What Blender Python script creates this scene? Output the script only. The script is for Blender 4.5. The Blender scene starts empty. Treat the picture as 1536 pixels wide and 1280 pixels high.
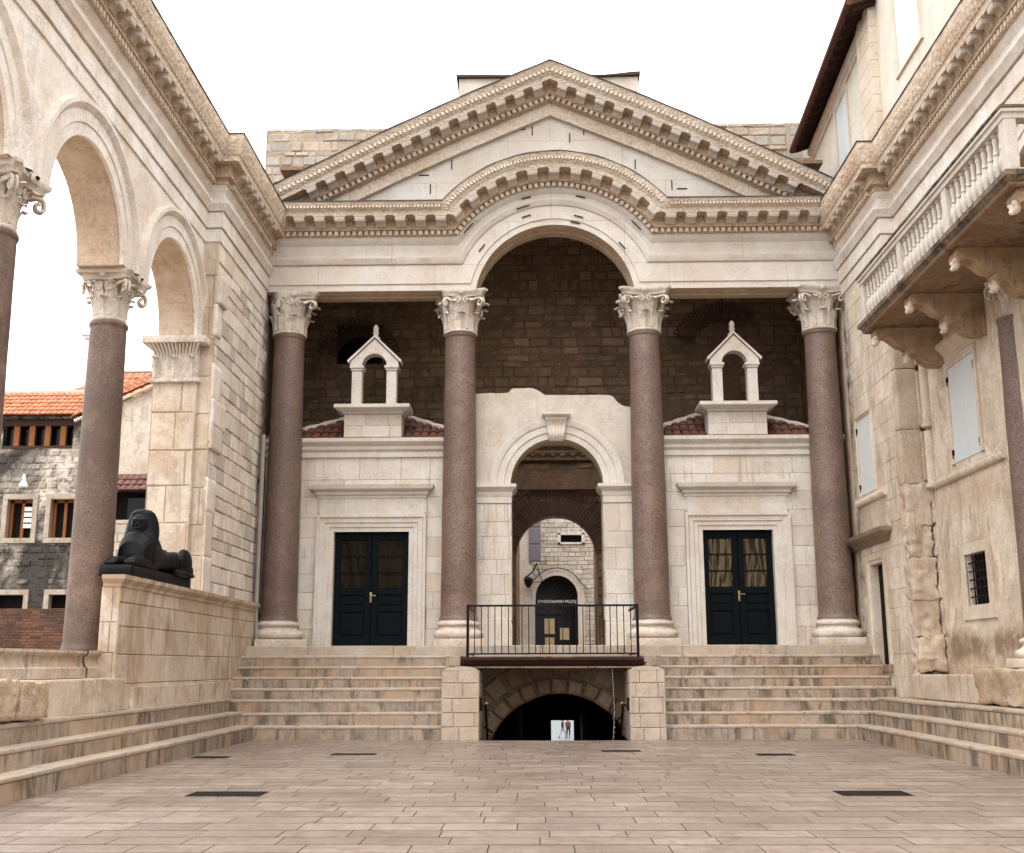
import bpy, bmesh, math, random
from mathutils import Vector, Matrix, noise
C = bpy.context.scene.collection
PI = math.pi
R = random.Random(7)

# ------------------------------------------------------------------ helpers
class MB:
    """collects faces, then links them as one mesh object"""
    def __init__(s):
        s.v = []; s.f = []; s.m = []; s.cur = 0
    def vert(s, p):
        s.v.append(tuple(p)); return len(s.v) - 1
    def face(s, idx):
        s.f.append(tuple(idx)); s.m.append(s.cur)
    def poly(s, pts):
        s.face([s.vert(p) for p in pts])
    def box(s, x0, x1, y0, y1, z0, z1, ch=0.0):
        if ch <= 0:
            p = [s.vert(q) for q in ((x0,y0,z0),(x1,y0,z0),(x1,y1,z0),(x0,y1,z0),(x0,y0,z1),(x1,y0,z1),(x1,y1,z1),(x0,y1,z1))]
            for q in ((0,3,2,1),(4,5,6,7),(0,1,5,4),(1,2,6,5),(2,3,7,6),(3,0,4,7)):
                s.face([p[i] for i in q])
        else:
            b = bmesh.new()
            bmesh.ops.create_cube(b, size=1.0)
            for v in b.verts:
                v.co = Vector((x0 + (v.co.x + .5) * (x1 - x0), y0 + (v.co.y + .5) * (y1 - y0), z0 + (v.co.z + .5) * (z1 - z0)))
            bmesh.ops.bevel(b, geom=list(b.edges), offset=ch, segments=2, affect='EDGES', profile=.6)
            s.addbm(b)
    def addbm(s, b, M=None):
        o = len(s.v)
        b.verts.index_update()
        for v in b.verts:
            s.v.append(tuple(M @ v.co if M else v.co))
        for f in b.faces:
            s.f.append(tuple(o + v.index for v in f.verts)); s.m.append(s.cur)
        b.free()
    def add(s, other, M):
        o = len(s.v)
        s.v += [tuple(M @ Vector(p)) for p in other.v]
        s.f += [tuple(o + i for i in f) for f in other.f]
        s.m += other.m
    def grid(s, rows, closed=False):
        """rows: list of rows of points -> quads"""
        ids = [[s.vert(p) for p in r] for r in rows]
        n = len(rows[0])
        for a, b in zip(ids, ids[1:]):
            for i in range(n if closed else n - 1):
                j = (i + 1) % n
                s.face((a[i], a[j], b[j], b[i]))
        return ids
    def lathe(s, prof, n=32, c=(0,0,0), caps=True):
        rows = [[(c[0] + r * math.cos(2*PI*i/n), c[1] + r * math.sin(2*PI*i/n), c[2] + z) for i in range(n)] for r, z in prof]
        ids = s.grid(rows, True)
        if caps:
            s.face(ids[0][::-1]); s.face(ids[-1])
    def tube(s, pts, r, n=8, r1=None):
        pts = [Vector(p) for p in pts]; rows = []
        for i, p in enumerate(pts):
            t = (pts[min(i+1, len(pts)-1)] - pts[max(i-1, 0)]).normalized()
            a = t.orthogonal().normalized() if i == 0 else (a - t * a.dot(t)).normalized()
            b = t.cross(a)
            q = r if r1 is None else r + (r1 - r) * i / (len(pts) - 1)
            rows.append([p + q * (a * math.cos(2*PI*k/n) + b * math.sin(2*PI*k/n)) for k in range(n)])
        ids = s.grid(rows, True)
        s.face(ids[0][::-1]); s.face(ids[-1])
    def ball(s, c, r, sx=1, sy=1, sz=1, n=12, M=None):
        rows = []
        for i in range(n // 2 + 1):
            th = PI * (i + .001) / (n // 2 + .002)
            rows.append([Vector((r*sx*math.sin(th)*math.cos(2*PI*k/n), r*sy*math.sin(th)*math.sin(2*PI*k/n), -r*sz*math.cos(th))) for k in range(n)])
        rows = [[(M @ p if M else p) + Vector(c) for p in q] for q in rows]
        ids = s.grid(rows, True); s.face(ids[0][::-1]); s.face(ids[-1])
    def jitter(s, amp, sc=3.0):
        out = []
        for p in s.v:
            q = Vector(p) * sc
            out.append((p[0] + amp * noise.noise(q), p[1] + amp * noise.noise(q + Vector((31,7,3))), p[2] + amp * noise.noise(q + Vector((5,61,17)))))
        s.v = out
    def mesh(s, name, mats):
        me = bpy.data.meshes.new(name)
        me.from_pydata(s.v, [], s.f)
        for m in (mats if isinstance(mats, (list, tuple)) else [mats]):
            me.materials.append(m)
        me.polygons.foreach_set('material_index', s.m)
        return me
    def build(s, name, mats, parent=None, smooth=None, recalc=False):
        me = s.mesh(name, mats)
        if recalc:
            b = bmesh.new(); b.from_mesh(me); bmesh.ops.recalc_face_normals(b, faces=b.faces); b.to_mesh(me); b.free()
        o = bpy.data.objects.new(name, me); C.objects.link(o)
        if smooth is not None:
            me.polygons.foreach_set('use_smooth', [True] * len(me.polygons))
            try: me.set_sharp_from_angle(angle=math.radians(smooth))
            except Exception: pass
        if parent: attach(o, parent)
        return o

def attach(o, parent):
    o.parent = parent
    o.matrix_parent_inverse = wm(parent).inverted()
def wm(o):
    m = o.matrix_basis.copy()
    return wm(o.parent) @ o.matrix_parent_inverse @ m if o.parent else m
def tag(o, label=None, cat=None, group=None, kind=None):
    for k, v in (('label', label), ('category', cat), ('group', group), ('kind', kind)):
        if v: o[k] = v
    return o
def thing(name, label, cat, loc=(0,0,0), group=None):
    o = bpy.data.objects.new(name, None); C.objects.link(o)
    o.location = loc; o.empty_display_size = .3
    return tag(o, label, cat, group)
def copy_tree(o, parent=None, M=None):
    """copy of a thing or part with everything under it"""
    c = o.copy(); C.objects.link(c)
    if parent is not None: c.parent = parent
    for ch in list(o.children): copy_tree(ch, c)
    return c
def place(me, name, M, parent):
    o = bpy.data.objects.new(name, me); C.objects.link(o)
    o.matrix_basis = M
    attach(o, parent)
    return o

# ------------------------------------------------------------------ materials
class NT:
    def __init__(s, name):
        s.mat = bpy.data.materials.new(name); s.mat.use_nodes = True
        s.t = s.mat.node_tree; s.b = s.t.nodes['Principled BSDF']
        s.tc = s.t.nodes.new('ShaderNodeTexCoord').outputs['Object']
    def n(s, typ, ins=None, **kw):
        q = s.t.nodes.new(typ)
        for k, v in kw.items(): setattr(q, k, v)
        for k, v in (ins or {}).items(): s.set(q.inputs[k], v)
        return q
    def set(s, sock, v):
        if isinstance(v, bpy.types.NodeSocket): s.t.links.new(v, sock)
        elif isinstance(v, (tuple, list)) and len(v) == 3 and sock.type == 'RGBA': sock.default_value = (*v, 1)
        else: sock.default_value = v
    def mapping(s, sc, rot=(0,0,0), loc=(0,0,0), src=None):
        return s.n('ShaderNodeMapping', {'Vector': src or s.tc, 'Scale': sc, 'Rotation': rot, 'Location': loc}).outputs[0]
    def noise(s, scale, detail=6, rough=.6, vec=None, dist=0):
        return s.n('ShaderNodeTexNoise', {'Vector': vec or s.tc, 'Scale': scale, 'Detail': detail, 'Roughness': rough, 'Distortion': dist}).outputs['Fac']
    def ramp(s, fac, lo, hi, a=0.0, b=1.0):
        return s.n('ShaderNodeMapRange', {'Value': fac, 'From Min': lo, 'From Max': hi, 'To Min': a, 'To Max': b}).outputs[0]
    def mix(s, fac, a, b, mode='MIX'):
        q = s.n('ShaderNodeMix', data_type='RGBA', blend_type=mode)
        s.set(q.inputs[0], fac); s.set(q.inputs[6], a); s.set(q.inputs[7], b)
        return q.outputs[2]
    def math(s, op, a, b=0.0):
        q = s.n('ShaderNodeMath', operation=op); s.set(q.inputs[0], a); s.set(q.inputs[1], b); return q.outputs[0]
    def island(s):
        return s.n('ShaderNodeNewGeometry').outputs['Random Per Island']
    def bump(s, h, strength=.4, dist=.02, nrm=None):
        ins = {'Height': h, 'Strength': strength, 'Distance': dist}
        if nrm: ins['Normal'] = nrm
        return s.n('ShaderNodeBump', ins).outputs[0]
    def out(s, col, rough=.85, nrm=None, **kw):
        s.set(s.b.inputs['Base Color'], col); s.set(s.b.inputs['Roughness'], rough)
        if nrm: s.set(s.b.inputs['Normal'], nrm)
        for k, v in kw.items(): s.set(s.b.inputs[k.replace('_', ' ')], v)
        return s.mat

def mul(c, k): return tuple(x * k for x in c)
TAN = (.44, .285, .17)
WTAN = (.47, .345, .235)
GREY = (.30, .265, .225)
def stone(name, base, tan=.5, streak=.4, island=.25, mott=.25, joints=None, bumpy=.35, grime=(.11,.085,.062), rough=.8, pits=.3, greyb=0.0, stain=0.0, cov=(.52, .64, .42, .56), ss=(5.5, .55), bands=(), jd=.75):
    """weathered limestone: broad tan patina, mottling, pits, vertical run-off stains, per-block tint"""
    N = NT(name)
    big = N.noise(.55, 3, .55, dist=.4)
    col = N.mix(N.ramp(big, .45, .68, 0, tan), base, WTAN)
    mid = N.noise(2.7, 5, .7, dist=.3)
    col = N.mix(N.ramp(mid, .44, .62, 0, mott), col, mul(base, .60))
    blot = N.noise(1.25, 5, .7, dist=.8)
    col = N.mix(N.ramp(blot, .51, .58, 0, mott * 1.15), col, (base[0] * .80, base[1] * .68, base[2] * .54))
    grit = N.noise(9.5, 4, .75, dist=.4)
    gm = N.ramp(N.noise(1.7, 3, .6, vec=N.mapping((1, 1, 1), loc=(9, 2, 5))), .38, .62, .15, 1)
    col = N.mix(N.math('MULTIPLY', gm, N.ramp(grit, .46, .64, 0, mott * 1.6)), col, mul(base, .5))
    fine = N.noise(24, 3, .75)
    col = N.mix(N.math('MULTIPLY', gm, N.ramp(fine, .45, .62, 0, .28 + mott * .6)), col, mul(TAN, .85))
    if island:
        r = N.island()
        col = N.mix(island, col, N.mix(.5, col, N.mix(r, mul(base, .62), mul(base, 1.15))))
        r2 = N.math('FRACT', N.math('MULTIPLY', r, 17.31))
        col = N.mix(N.ramp(r2, .6, 1.0, 0, island * .75), col, WTAN)
        if greyb:
            r3 = N.math('FRACT', N.math('MULTIPLY', r, 51.7))
            col = N.mix(N.ramp(r3, .86, .9, 0, greyb), col, GREY)
    if stain:
        sm = N.ramp(N.noise(.75, 5, .68, vec=N.mapping((1, 1, .7), loc=(3, 1, 8)), dist=1.0), .49, .57)
        col = N.mix(N.math('MULTIPLY', sm, stain), col, (.37, .25, .155))
    pm = N.ramp(N.noise(33, 2, .6), .63, .69, 0, pits)
    col = N.mix(N.math('MULTIPLY', pm, 1.4), col, (.13, .085, .055))
    if streak:
        sv = N.mapping((ss[0], ss[0], ss[1]))
        st = N.noise(1.0, 5, .72, vec=sv, dist=.5)
        mask = N.math('MULTIPLY', N.ramp(st, cov[0], cov[1]), N.ramp(N.noise(.9, 3, .6), cov[2], cov[3]))
        col = N.mix(N.math('MULTIPLY', mask, streak), col, grime)
    h = N.math('ADD', N.math('MULTIPLY', mid, .5), N.math('ADD', N.math('MULTIPLY', grit, .7), N.math('ADD', N.math('MULTIPLY', fine, .3), N.math('MULTIPLY', pm, -.7))))
    for ax_, c_, w_, colr, amt in bands:     # damp or soot marks with a place of their own
        xyz = N.n('ShaderNodeSeparateXYZ', {0: N.tc}).outputs
        dd = N.math('ABSOLUTE', N.math('SUBTRACT', N.math('ADD', xyz[ax_], N.math('MULTIPLY', N.math('SUBTRACT', N.noise(1.6, 4, .65), .5), w_ * 1.6)), c_))
        bm = N.math('MULTIPLY', N.ramp(dd, w_ * .35, w_, 1, 0), N.ramp(N.noise(2.4, 4, .7), .34, .56, .15, 1))
        col = N.mix(N.math('MULTIPLY', bm, amt), col, colr)
    if joints:
        (bw, bh, ax, mw) = joints
        rot = {'xz': (PI/2, 0, 0), 'yz': (PI/2, 0, PI/2), 'xy': (0, 0, 0)}[ax]
        mp = N.n('ShaderNodeSeparateXYZ', {0: N.tc}).outputs
        i, j = {'xz': (0, 2), 'yz': (1, 2), 'xy': (0, 1)}[ax]
        wob = N.math('MULTIPLY', N.noise(2.2, 3), .02)
        uv = N.n('ShaderNodeCombineXYZ', {0: mp[i], 1: N.math('ADD', mp[j], wob), 2: 0.0}).outputs[0]
        br = N.n('ShaderNodeTexBrick', {'Vector': uv, 'Color1': (0,0,0), 'Color2': (1,1,1), 'Mortar': (.5,.5,.5), 'Scale': 1.0, 'Mortar Size': mw, 'Mortar Smooth': .2, 'Bias': 0.0, 'Brick Width': bw, 'Row Height': bh}, offset=.37)
        col = N.mix(N.math('MULTIPLY', br.outputs['Fac'], jd), col, mul(TAN, .55))
        h = N.math('SUBTRACT', h, N.math('MULTIPLY', br.outputs['Fac'], 1.0))
    return N.out(col, rough, N.bump(h, bumpy, .03), **{'Specular_IOR_Level': .3})

CLEAN = (.59, .55, .50)
WARM = (.56, .43, .31)
M = {}
M['clean'] = stone('clean_limestone', CLEAN, tan=.45, streak=.15, island=.0, mott=.2, bumpy=.25)
M['clean_joint'] = stone('clean_limestone_slabs', CLEAN, tan=.4, streak=.08, island=0, mott=.14, jd=.5, joints=(2.9, 1.12, 'xz', .008), bumpy=.25)
M['block'] = stone('ashlar_pale', (.61,.56,.50), tan=.4, streak=.35, island=.5, mott=.25)
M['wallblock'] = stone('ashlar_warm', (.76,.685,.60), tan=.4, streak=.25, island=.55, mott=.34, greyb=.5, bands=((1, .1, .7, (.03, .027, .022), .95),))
M['parapet'] = stone('ashlar_parapet', (.58,.49,.395), stain=.65, tan=.4, streak=.7, island=.55, mott=.4)
M['pier'] = stone('pier_stone', (.62,.52,.415), stain=.45, tan=.4, streak=.32, island=.45, mott=.4, bumpy=.5)
M['arcade'] = stone('arcade_stone', (.76,.705,.64), tan=.45, streak=.1, island=0, mott=.28)
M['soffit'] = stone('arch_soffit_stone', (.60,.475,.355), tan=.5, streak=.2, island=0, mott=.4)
M['step'] = stone('step_stone', (.355,.29,.228), tan=.35, streak=.8, island=.5, mott=.7, grime=(.06,.045,.034), rough=.6, cov=(.45, .60, .36, .52), stain=.7, ss=(4.6, .9))
M['tread'] = stone('worn_tread_stone', (.42,.36,.295), tan=.3, streak=.6, stain=.4, ss=(3.6, 1.5), island=.35, mott=.4, rough=.5)
M['palace'] = stone('palace_render', (.74,.65,.53), tan=.6, streak=.5, stain=.5, island=.0, mott=.36, joints=(1.1,.46,'yz',.004), jd=.4, bands=((2, 1.75, .38, (.17, .095, .05), .8), (2, 1.2, .5, (.30, .19, .11), .6), (2, 4.55, .35, (.42, .29, .18), .5)))
M['upper'] = stone('upper_storey_render', (.68,.62,.525), tan=.22, streak=.12, island=0, mott=.12, pits=.1, bumpy=.12)
M['rubble'] = stone('rubble_stone', (.58,.54,.485), tan=.3, streak=.3, island=.7, mott=.6, bumpy=.9, greyb=.4)
M['old_rubble'] = stone('grey_rubble_stone', (.40,.375,.335), tan=.4, streak=.4, island=.9, mott=.7, bumpy=1.0, greyb=.8, stain=.3)
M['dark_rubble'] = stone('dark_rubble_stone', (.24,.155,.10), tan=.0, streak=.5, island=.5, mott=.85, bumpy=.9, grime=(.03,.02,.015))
M['plaster'] = stone('smooth_plaster', (.54,.485,.42), tan=.2, streak=.15, island=0, mott=.25, pits=.15, bumpy=.3)
M['pedestal'] = stone('pedestal_stone', (.47,.395,.32), tan=.4, streak=.4, island=.45, mott=.45, stain=.25)
M['house_frame'] = stone('house_frame_stone', (.40,.345,.285), tan=.3, streak=.6, island=0, mott=.5)
M['mortar'] = stone('mortar', (.34,.265,.19), tan=.3, streak=.2, island=0, mott=.3)
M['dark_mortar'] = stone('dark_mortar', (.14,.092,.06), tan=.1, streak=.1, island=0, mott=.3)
M['rough'] = stone('eroded_stone', (.52,.40,.285), stain=.5, tan=.4, streak=.45, island=.2, mott=.5, bumpy=1.0, pits=.6)
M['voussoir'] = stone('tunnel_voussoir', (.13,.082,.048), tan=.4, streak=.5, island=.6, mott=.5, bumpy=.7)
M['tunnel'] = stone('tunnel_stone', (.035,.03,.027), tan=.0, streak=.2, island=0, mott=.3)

def carved(name, base, deep, sc, strength=.9):
    """stone cut with small leaf and egg ornament"""
    N = NT(name)
    vo = N.n('ShaderNodeTexVoronoi', {'Vector': N.tc, 'Scale': sc, 'Randomness': .55}, feature='SMOOTH_F1').outputs['Distance']
    wv = N.noise(sc * .8, 5, .6, dist=1.2)
    h = N.math('ADD', N.math('MULTIPLY', vo, -1.1), N.math('MULTIPLY', wv, .8))
    big = N.noise(1.1, 5, .6, dist=.4)
    col = N.mix(N.ramp(big, .38, .7, .1, .75), base, deep)
    col = N.mix(N.ramp(N.noise(9, 6, .7), .42, .75, 0, .55), col, mul(deep, .6))
    return N.out(col, .85, N.bump(h, strength, .05))
M['carved'] = carved('carved_limestone', (.68,.60,.50), (.50,.36,.24), 14)
M['carved_side'] = carved('carved_arcade_limestone', (.68,.575,.46), (.48,.34,.22), 9, 1.0)
M['carved_dark'] = carved('carved_palace_limestone', (.70,.59,.465), (.50,.345,.22), 9, 1.0)
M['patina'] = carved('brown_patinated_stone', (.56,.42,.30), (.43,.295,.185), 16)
M['capital'] = stone('capital_marble', (.63,.565,.49), tan=.55, streak=.15, island=0, mott=.4, bumpy=.5, pits=.4)

def granite(name, c1, c2, c3, band):
    N = NT(name)
    a = N.noise(30, 3, .8); b = N.noise(48, 2, .6)
    col = N.mix(N.ramp(a, .42, .58), c1, c2)
    col = N.mix(N.ramp(b, .56, .66, 0, .8), col, c3)
    col = N.mix(N.ramp(N.noise(34, 2, .5), .60, .66, 0, .8), col, mul(c1, .25))
    oi = N.n('ShaderNodeObjectInfo').outputs['Random']
    sh = N.n('ShaderNodeVectorMath', {0: N.tc, 1: N.n('ShaderNodeCombineXYZ', {2: N.math('MULTIPLY', oi, 37.0)}).outputs[0]}, operation='ADD').outputs[0]
    big = N.noise(.75, 5, .6, vec=sh, dist=.5)
    col = N.mix(N.ramp(big, .42, .62, 0, band), col, mul(c1, .6))
    col = N.mix(N.ramp(N.noise(2.2, 5, .65, vec=sh), .52, .7, 0, .4), col, (.33,.2,.135))
    col = N.mix(N.math('MULTIPLY', oi, .38), col, mul(c1, .75))
    cr = N.noise(1.5, 6, .75, vec=sh, dist=2.2)
    col = N.mix(N.math('MULTIPLY', N.ramp(N.math('ABSOLUTE', N.math('SUBTRACT', cr, .5)), 0, .012, 1, 0), .45), col, mul(c1, .3))
    return N.out(col, .55, N.bump(a, .12, .01))
M['granite'] = granite('rose_granite', (.115,.068,.05), (.225,.15,.122), (.36,.275,.235), .4)
M['granite_dark'] = granite('brown_granite', (.095,.055,.036), (.185,.115,.078), (.30,.21,.155), .6)

def plain(name, col, rough=.6, metal=0.0, nz=.25, sc=8, bump=.1, spec=.18):
    N = NT(name)
    c = N.mix(N.ramp(N.noise(sc, 6, .65), .35, .75, 0, nz), col, mul(col, .45))
    return N.out(c, rough, N.bump(N.noise(sc * 3, 4, .6), bump, .01), Metallic=metal, Specular_IOR_Level=spec)
M['basalt'] = plain('black_granite', (.0045,.0045,.005), .5, 0, .5, 14, .35, .15)
M['door'] = plain('navy_paint', (.0012,.0034,.0046), .5, 0, .3, 6, .08, .08)
M['black'] = plain('dark_void', (.006,.005,.005), .9)
M['iron'] = plain('wrought_iron', (.012,.009,.008), .6, .5, .3, 20)
M['rust'] = plain('rusty_iron', (.045,.018,.012), .8, .1, .7, 5, .4)
M['lead'] = plain('lead_sheet', (.055,.05,.05), .5, .3, .4, 6)
M['brass'] = plain('old_brass', (.32,.24,.13), .35, .9)
M['shutter'] = plain('pale_grey_shutter', (.60,.625,.615), .6, 0, .12, 3)
M['shutter_mauve'] = plain('mauve_shutter', (.16,.145,.165), .6, 0, .2, 4)
M['wood'] = plain('orange_wood', (.24,.085,.022), .55, 0, .5, 6)
M['brownwood'] = plain('dark_brown_wood', (.05,.024,.017), .6, 0, .5, 5)
M['white'] = plain('white_enamel', (.75,.73,.7), .4, 0, .1)
M['grate'] = plain('cast_iron_grate', (.014,.010,.008), .6, .3, .4, 12)
M['glass_dark'] = plain('dim_glass', (.005,.005,.005), .12, 0, .1)
M['pipe'] = plain('weathered_pipe', (.30,.26,.22), .6, .2, .4, 4)
M['pipe_dark'] = plain('dark_pipe', (.03,.027,.026), .5, .3)
M['pink'] = plain('worn_copper_knob', (.24,.09,.065), .4, .3)
M['skin'] = plain('skin', (.42,.25,.18), .6)
M['cloth_dark'] = plain('dark_cloth', (.018,.018,.02), .9)
M['cloth_grey'] = plain('grey_cloth', (.22,.24,.25), .9)
M['cloth_red'] = plain('dusky_red_cloth', (.15,.045,.04), .9)
M['hair'] = plain('dark_hair', (.02,.014,.01), .6)
M['paper'] = plain('yellowed_paper', (.42,.34,.2), .8)
M['moss'] = plain('blackened_moss', (.02,.018,.014), .95, 0, .5, 9, .6)
def old_glass(name, lvl):
    N = NT(name)
    w = N.noise(2.2, 2, .4, vec=N.mapping((3.0, 1, .55)), dist=.5)
    return N.out((.010,.008,.006), .05, N.bump(w, .5, .12), **{'Specular_IOR_Level': lvl, 'Specular_Tint': (1, .74, .42, 1)})
M['old_glass'] = old_glass('wavy_old_glass', .7); M['dull_glass'] = old_glass('dull_old_glass', .06)
def tile_mat(name, c, dirt):
    N = NT(name)
    r = N.island()
    col = N.mix(r, mul(c, .7), mul(c, 1.15))
    col = N.mix(N.ramp(N.noise(2.4, 6, .7), .42, .72, 0, dirt), col, (.10,.06,.045))
    return N.out(col, .85, N.bump(N.noise(25, 4, .6), .3, .01))
M['tile'] = tile_mat('orange_roof_tile', (.46,.15,.06), .6)
M['tile_old'] = tile_mat('old_red_roof_tile', (.11,.034,.021), .75)
def brick_mat():
    N = NT('old_red_brick')
    r = N.island()
    col = N.mix(r, (.06,.025,.016), (.16,.065,.037))
    col = N.mix(N.ramp(N.noise(1.1, 5, .6), .45, .65, 0, .8), col, (.025,.018,.014))
    return N.out(col, .9, N.bump(N.noise(18, 5, .7), .5, .02))
M['brick'] = brick_mat()
def old_house():
    N = NT('blackened_rubble')
    r = N.island()
    col = N.mix(r, (.30,.255,.21), (.60,.53,.45))
    col = N.mix(N.ramp(N.noise(.45, 6, .65, dist=.6), .40, .56, 0, .95), col, (.022,.018,.014))
    col = N.mix(N.ramp(N.noise(3.5, 6, .7), .5, .66, 0, .7), col, (.05,.04,.032))
    return N.out(col, .95, N.bump(N.noise(9, 6, .7), .9, .05))
M['old_house'] = old_house()
def paving():
    N = NT('polished_paving')
    r = N.island(); base = (.245,.193,.155)
    col = N.mix(r, mul(base, .78), mul(base, 1.16))
    r2 = N.math('FRACT', N.math('MULTIPLY', r, 23.7))
    col = N.mix(N.ramp(r2, .8, 1, 0, .4), col, (.32,.265,.215))
    col = N.mix(N.ramp(N.noise(.5, 5, .6, dist=.6), .42, .68, 0, .42), col, (.125,.08,.056))
    col = N.mix(N.ramp(N.noise(2.3, 8, .72, dist=.8), .48, .62, 0, .5), col, (.125,.08,.058))
    col = N.mix(N.ramp(N.noise(20, 4, .75), .50, .66, 0, .6), col, (.11,.075,.055))
    col = N.mix(N.ramp(N.noise(6.5, 4, .75), .52, .66, 0, .5), col, (.12,.08,.06))
    rg = N.ramp(N.noise(1.4, 4, .7), .3, .75, .26, .55)
    h = N.math('ADD', N.noise(6, 5, .6), N.math('MULTIPLY', N.noise(40, 3, .6), .4))
    return N.out(col, rg, N.bump(h, .16, .02), **{'Specular_IOR_Level': .5})
M['paving'] = paving()
M['grout'] = plain('paving_grout', (.085,.062,.047), .9)
M['street'] = stone('street_paving', (.34,.29,.24), joints=(.9,.5,'xy',.01), island=0)
M['quay'] = plain('pale_quay_paving', (.075,.085,.085), .5, 0, .1, 1)
M['brickarch'] = tile_mat('dark_arch_brick', (.10,.05,.03), .5)

# ------------------------------------------------------------------ ashlar masonry
def subtract(rects, h):
    out = []
    for (a, b, c, d) in rects:
        p, q, r, s = h
        if q <= a or p >= b or s <= c or r >= d: out.append((a, b, c, d)); continue
        if p > a: out.append((a, p, c, d))
        if q < b: out.append((q, b, c, d))
        x0, x1 = max(a, p), min(b, q)
        if r > c: out.append((x0, x1, c, r))
        if s < d: out.append((x0, x1, s, d))
    return out
def ashlar(mb, O, u, v, n, W, H, row=(.3,.45), ln=(.5,1.1), holes=(), gap=.008, ch=.012, jit=.005, rough=0.0, seed=1, depth=.05, back=True, top=None):
    """courses of individually cut blocks on a plane; slot 0 stone, slot 1 mortar behind"""
    rnd = random.Random(seed)
    O, u, v, n = Vector(O), Vector(u), Vector(v), Vector(n)
    P = lambda a, b, c=0.0: O + u * a + v * b + n * c
    mb.cur = 1
    if back:
        rects = [(0, W, 0, H)]
        for h in holes: rects = subtract(rects, h)
        if top is None:
            for (a, b, c, d) in rects: mb.poly([P(a,c,-.018), P(b,c,-.018), P(b,d,-.018), P(a,d,-.018)])
        else:
            k = 24
            for i in range(k):
                a, b = W*i/k, W*(i+1)/k
                mb.poly([P(a,0,-.018), P(b,0,-.018), P(b,max(.01,top(b)-.13),-.018), P(a,max(.01,top(a)-.13),-.018)])
    mb.cur = 0
    z = 0.0
    while z < H - .02:
        h = rnd.uniform(*row)
        if H - z - h < row[0] * .6: h = H - z
        x = -rnd.uniform(0, ln[0])
        while x < W:
            l = rnd.uniform(*ln)
            a, b = max(0, x), min(W, x + l); x += l
            if b - a < .03: continue
            rects = [(a, b, z, z + h)]
            for q in holes: rects = subtract(rects, q)
            for (p, q, r, s) in rects:
                if q - p < .03 or s - r < .03: continue
                if top is not None:
                    tp = top((p + q) / 2) + rnd.uniform(-.05, .05)
                    if tp < r + .16: continue
                    s = min(s, tp)
                g = gap / 2; o = rnd.uniform(-jit, jit)
                J = lambda: rnd.uniform(-rough, rough) if rough else 0.0
                c = min(ch, (q - p) / 3, (s - r) / 3)
                A = [(p+g+abs(J()), r+g+abs(J())), (q-g-abs(J()), r+g+abs(J())), (q-g-abs(J()), s-g-abs(J())), (p+g+abs(J()), s-g-abs(J()))]
                cx, cy = (p+q)/2, (r+s)/2
                sg = [(1,1),(-1,1),(-1,-1),(1,-1)]
                bk = [mb.vert(P(x_, y_, -depth)) for x_, y_ in A]
                md = [mb.vert(P(x_, y_, o - c)) for x_, y_ in A]
                fr = [mb.vert(P(x_ + c*t[0], y_ + c*t[1], o + J()*.7)) for (x_, y_), t in zip(A, sg)]
                for i in range(4):
                    j = (i + 1) % 4
                    mb.face((bk[i], bk[j], md[j], md[i])); mb.face((md[i], md[j], fr[j], fr[i]))
                mb.face(fr)
        z += h
def blockrun(mb, x0, x1, y0, y1, z0, z1, ln=(.9,1.9), axis='x', seed=1, ch=.014):
    """a course of long dressed stones with small joints"""
    rnd = random.Random(seed)
    a, b = (x0, x1) if axis == 'x' else (y0, y1)
    t = a
    while t < b - .01:
        e = min(b, t + rnd.uniform(*ln))
        if b - e < .4: e = b
        dz = rnd.uniform(-.006, .004); dy = rnd.uniform(-.006, .006)
        if axis == 'x': mb.box(t + .002, e - .002, y0 + dy, y1, z0, z1 + dz, ch)
        else: mb.box(x0 + dy, x1 + dy, t + .002, e - .002, z0, z1 + dz, ch)
        t = e
def rockbox(mb, x0, x1, y0, y1, z0, z1, amp=.03, sc=3, n=.12):
    b = bmesh.new(); bmesh.ops.create_cube(b, size=1.0)
    d = (x1-x0, y1-y0, z1-z0)
    for v in b.verts: v.co = Vector((x0 + (v.co.x+.5)*d[0], y0 + (v.co.y+.5)*d[1], z0 + (v.co.z+.5)*d[2]))
    bmesh.ops.bevel(b, geom=list(b.edges), offset=min(d) * .045, segments=1, affect='EDGES')
    for _ in range(4):
        es = [e for e in b.edges if e.calc_length() > n]
        if not es: break
        bmesh.ops.subdivide_edges(b, edges=es, cuts=1, use_grid_fill=True)
    c = Vector(((x0+x1)/2, (y0+y1)/2, (z0+z1)/2))
    for v in b.verts:
        q = v.co * sc
        v.co += (v.co - c).normalized() * amp * (.8 * noise.noise(q) + .9 * noise.noise(q * 2.3) - .7 * abs(noise.noise(q * 4.3)) + .3 * noise.noise(q * 9) - .1)
    bmesh.ops.triangulate(b, faces=[f for f in b.faces if len(f.verts) > 4])
    mb.addbm(b)

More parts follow.
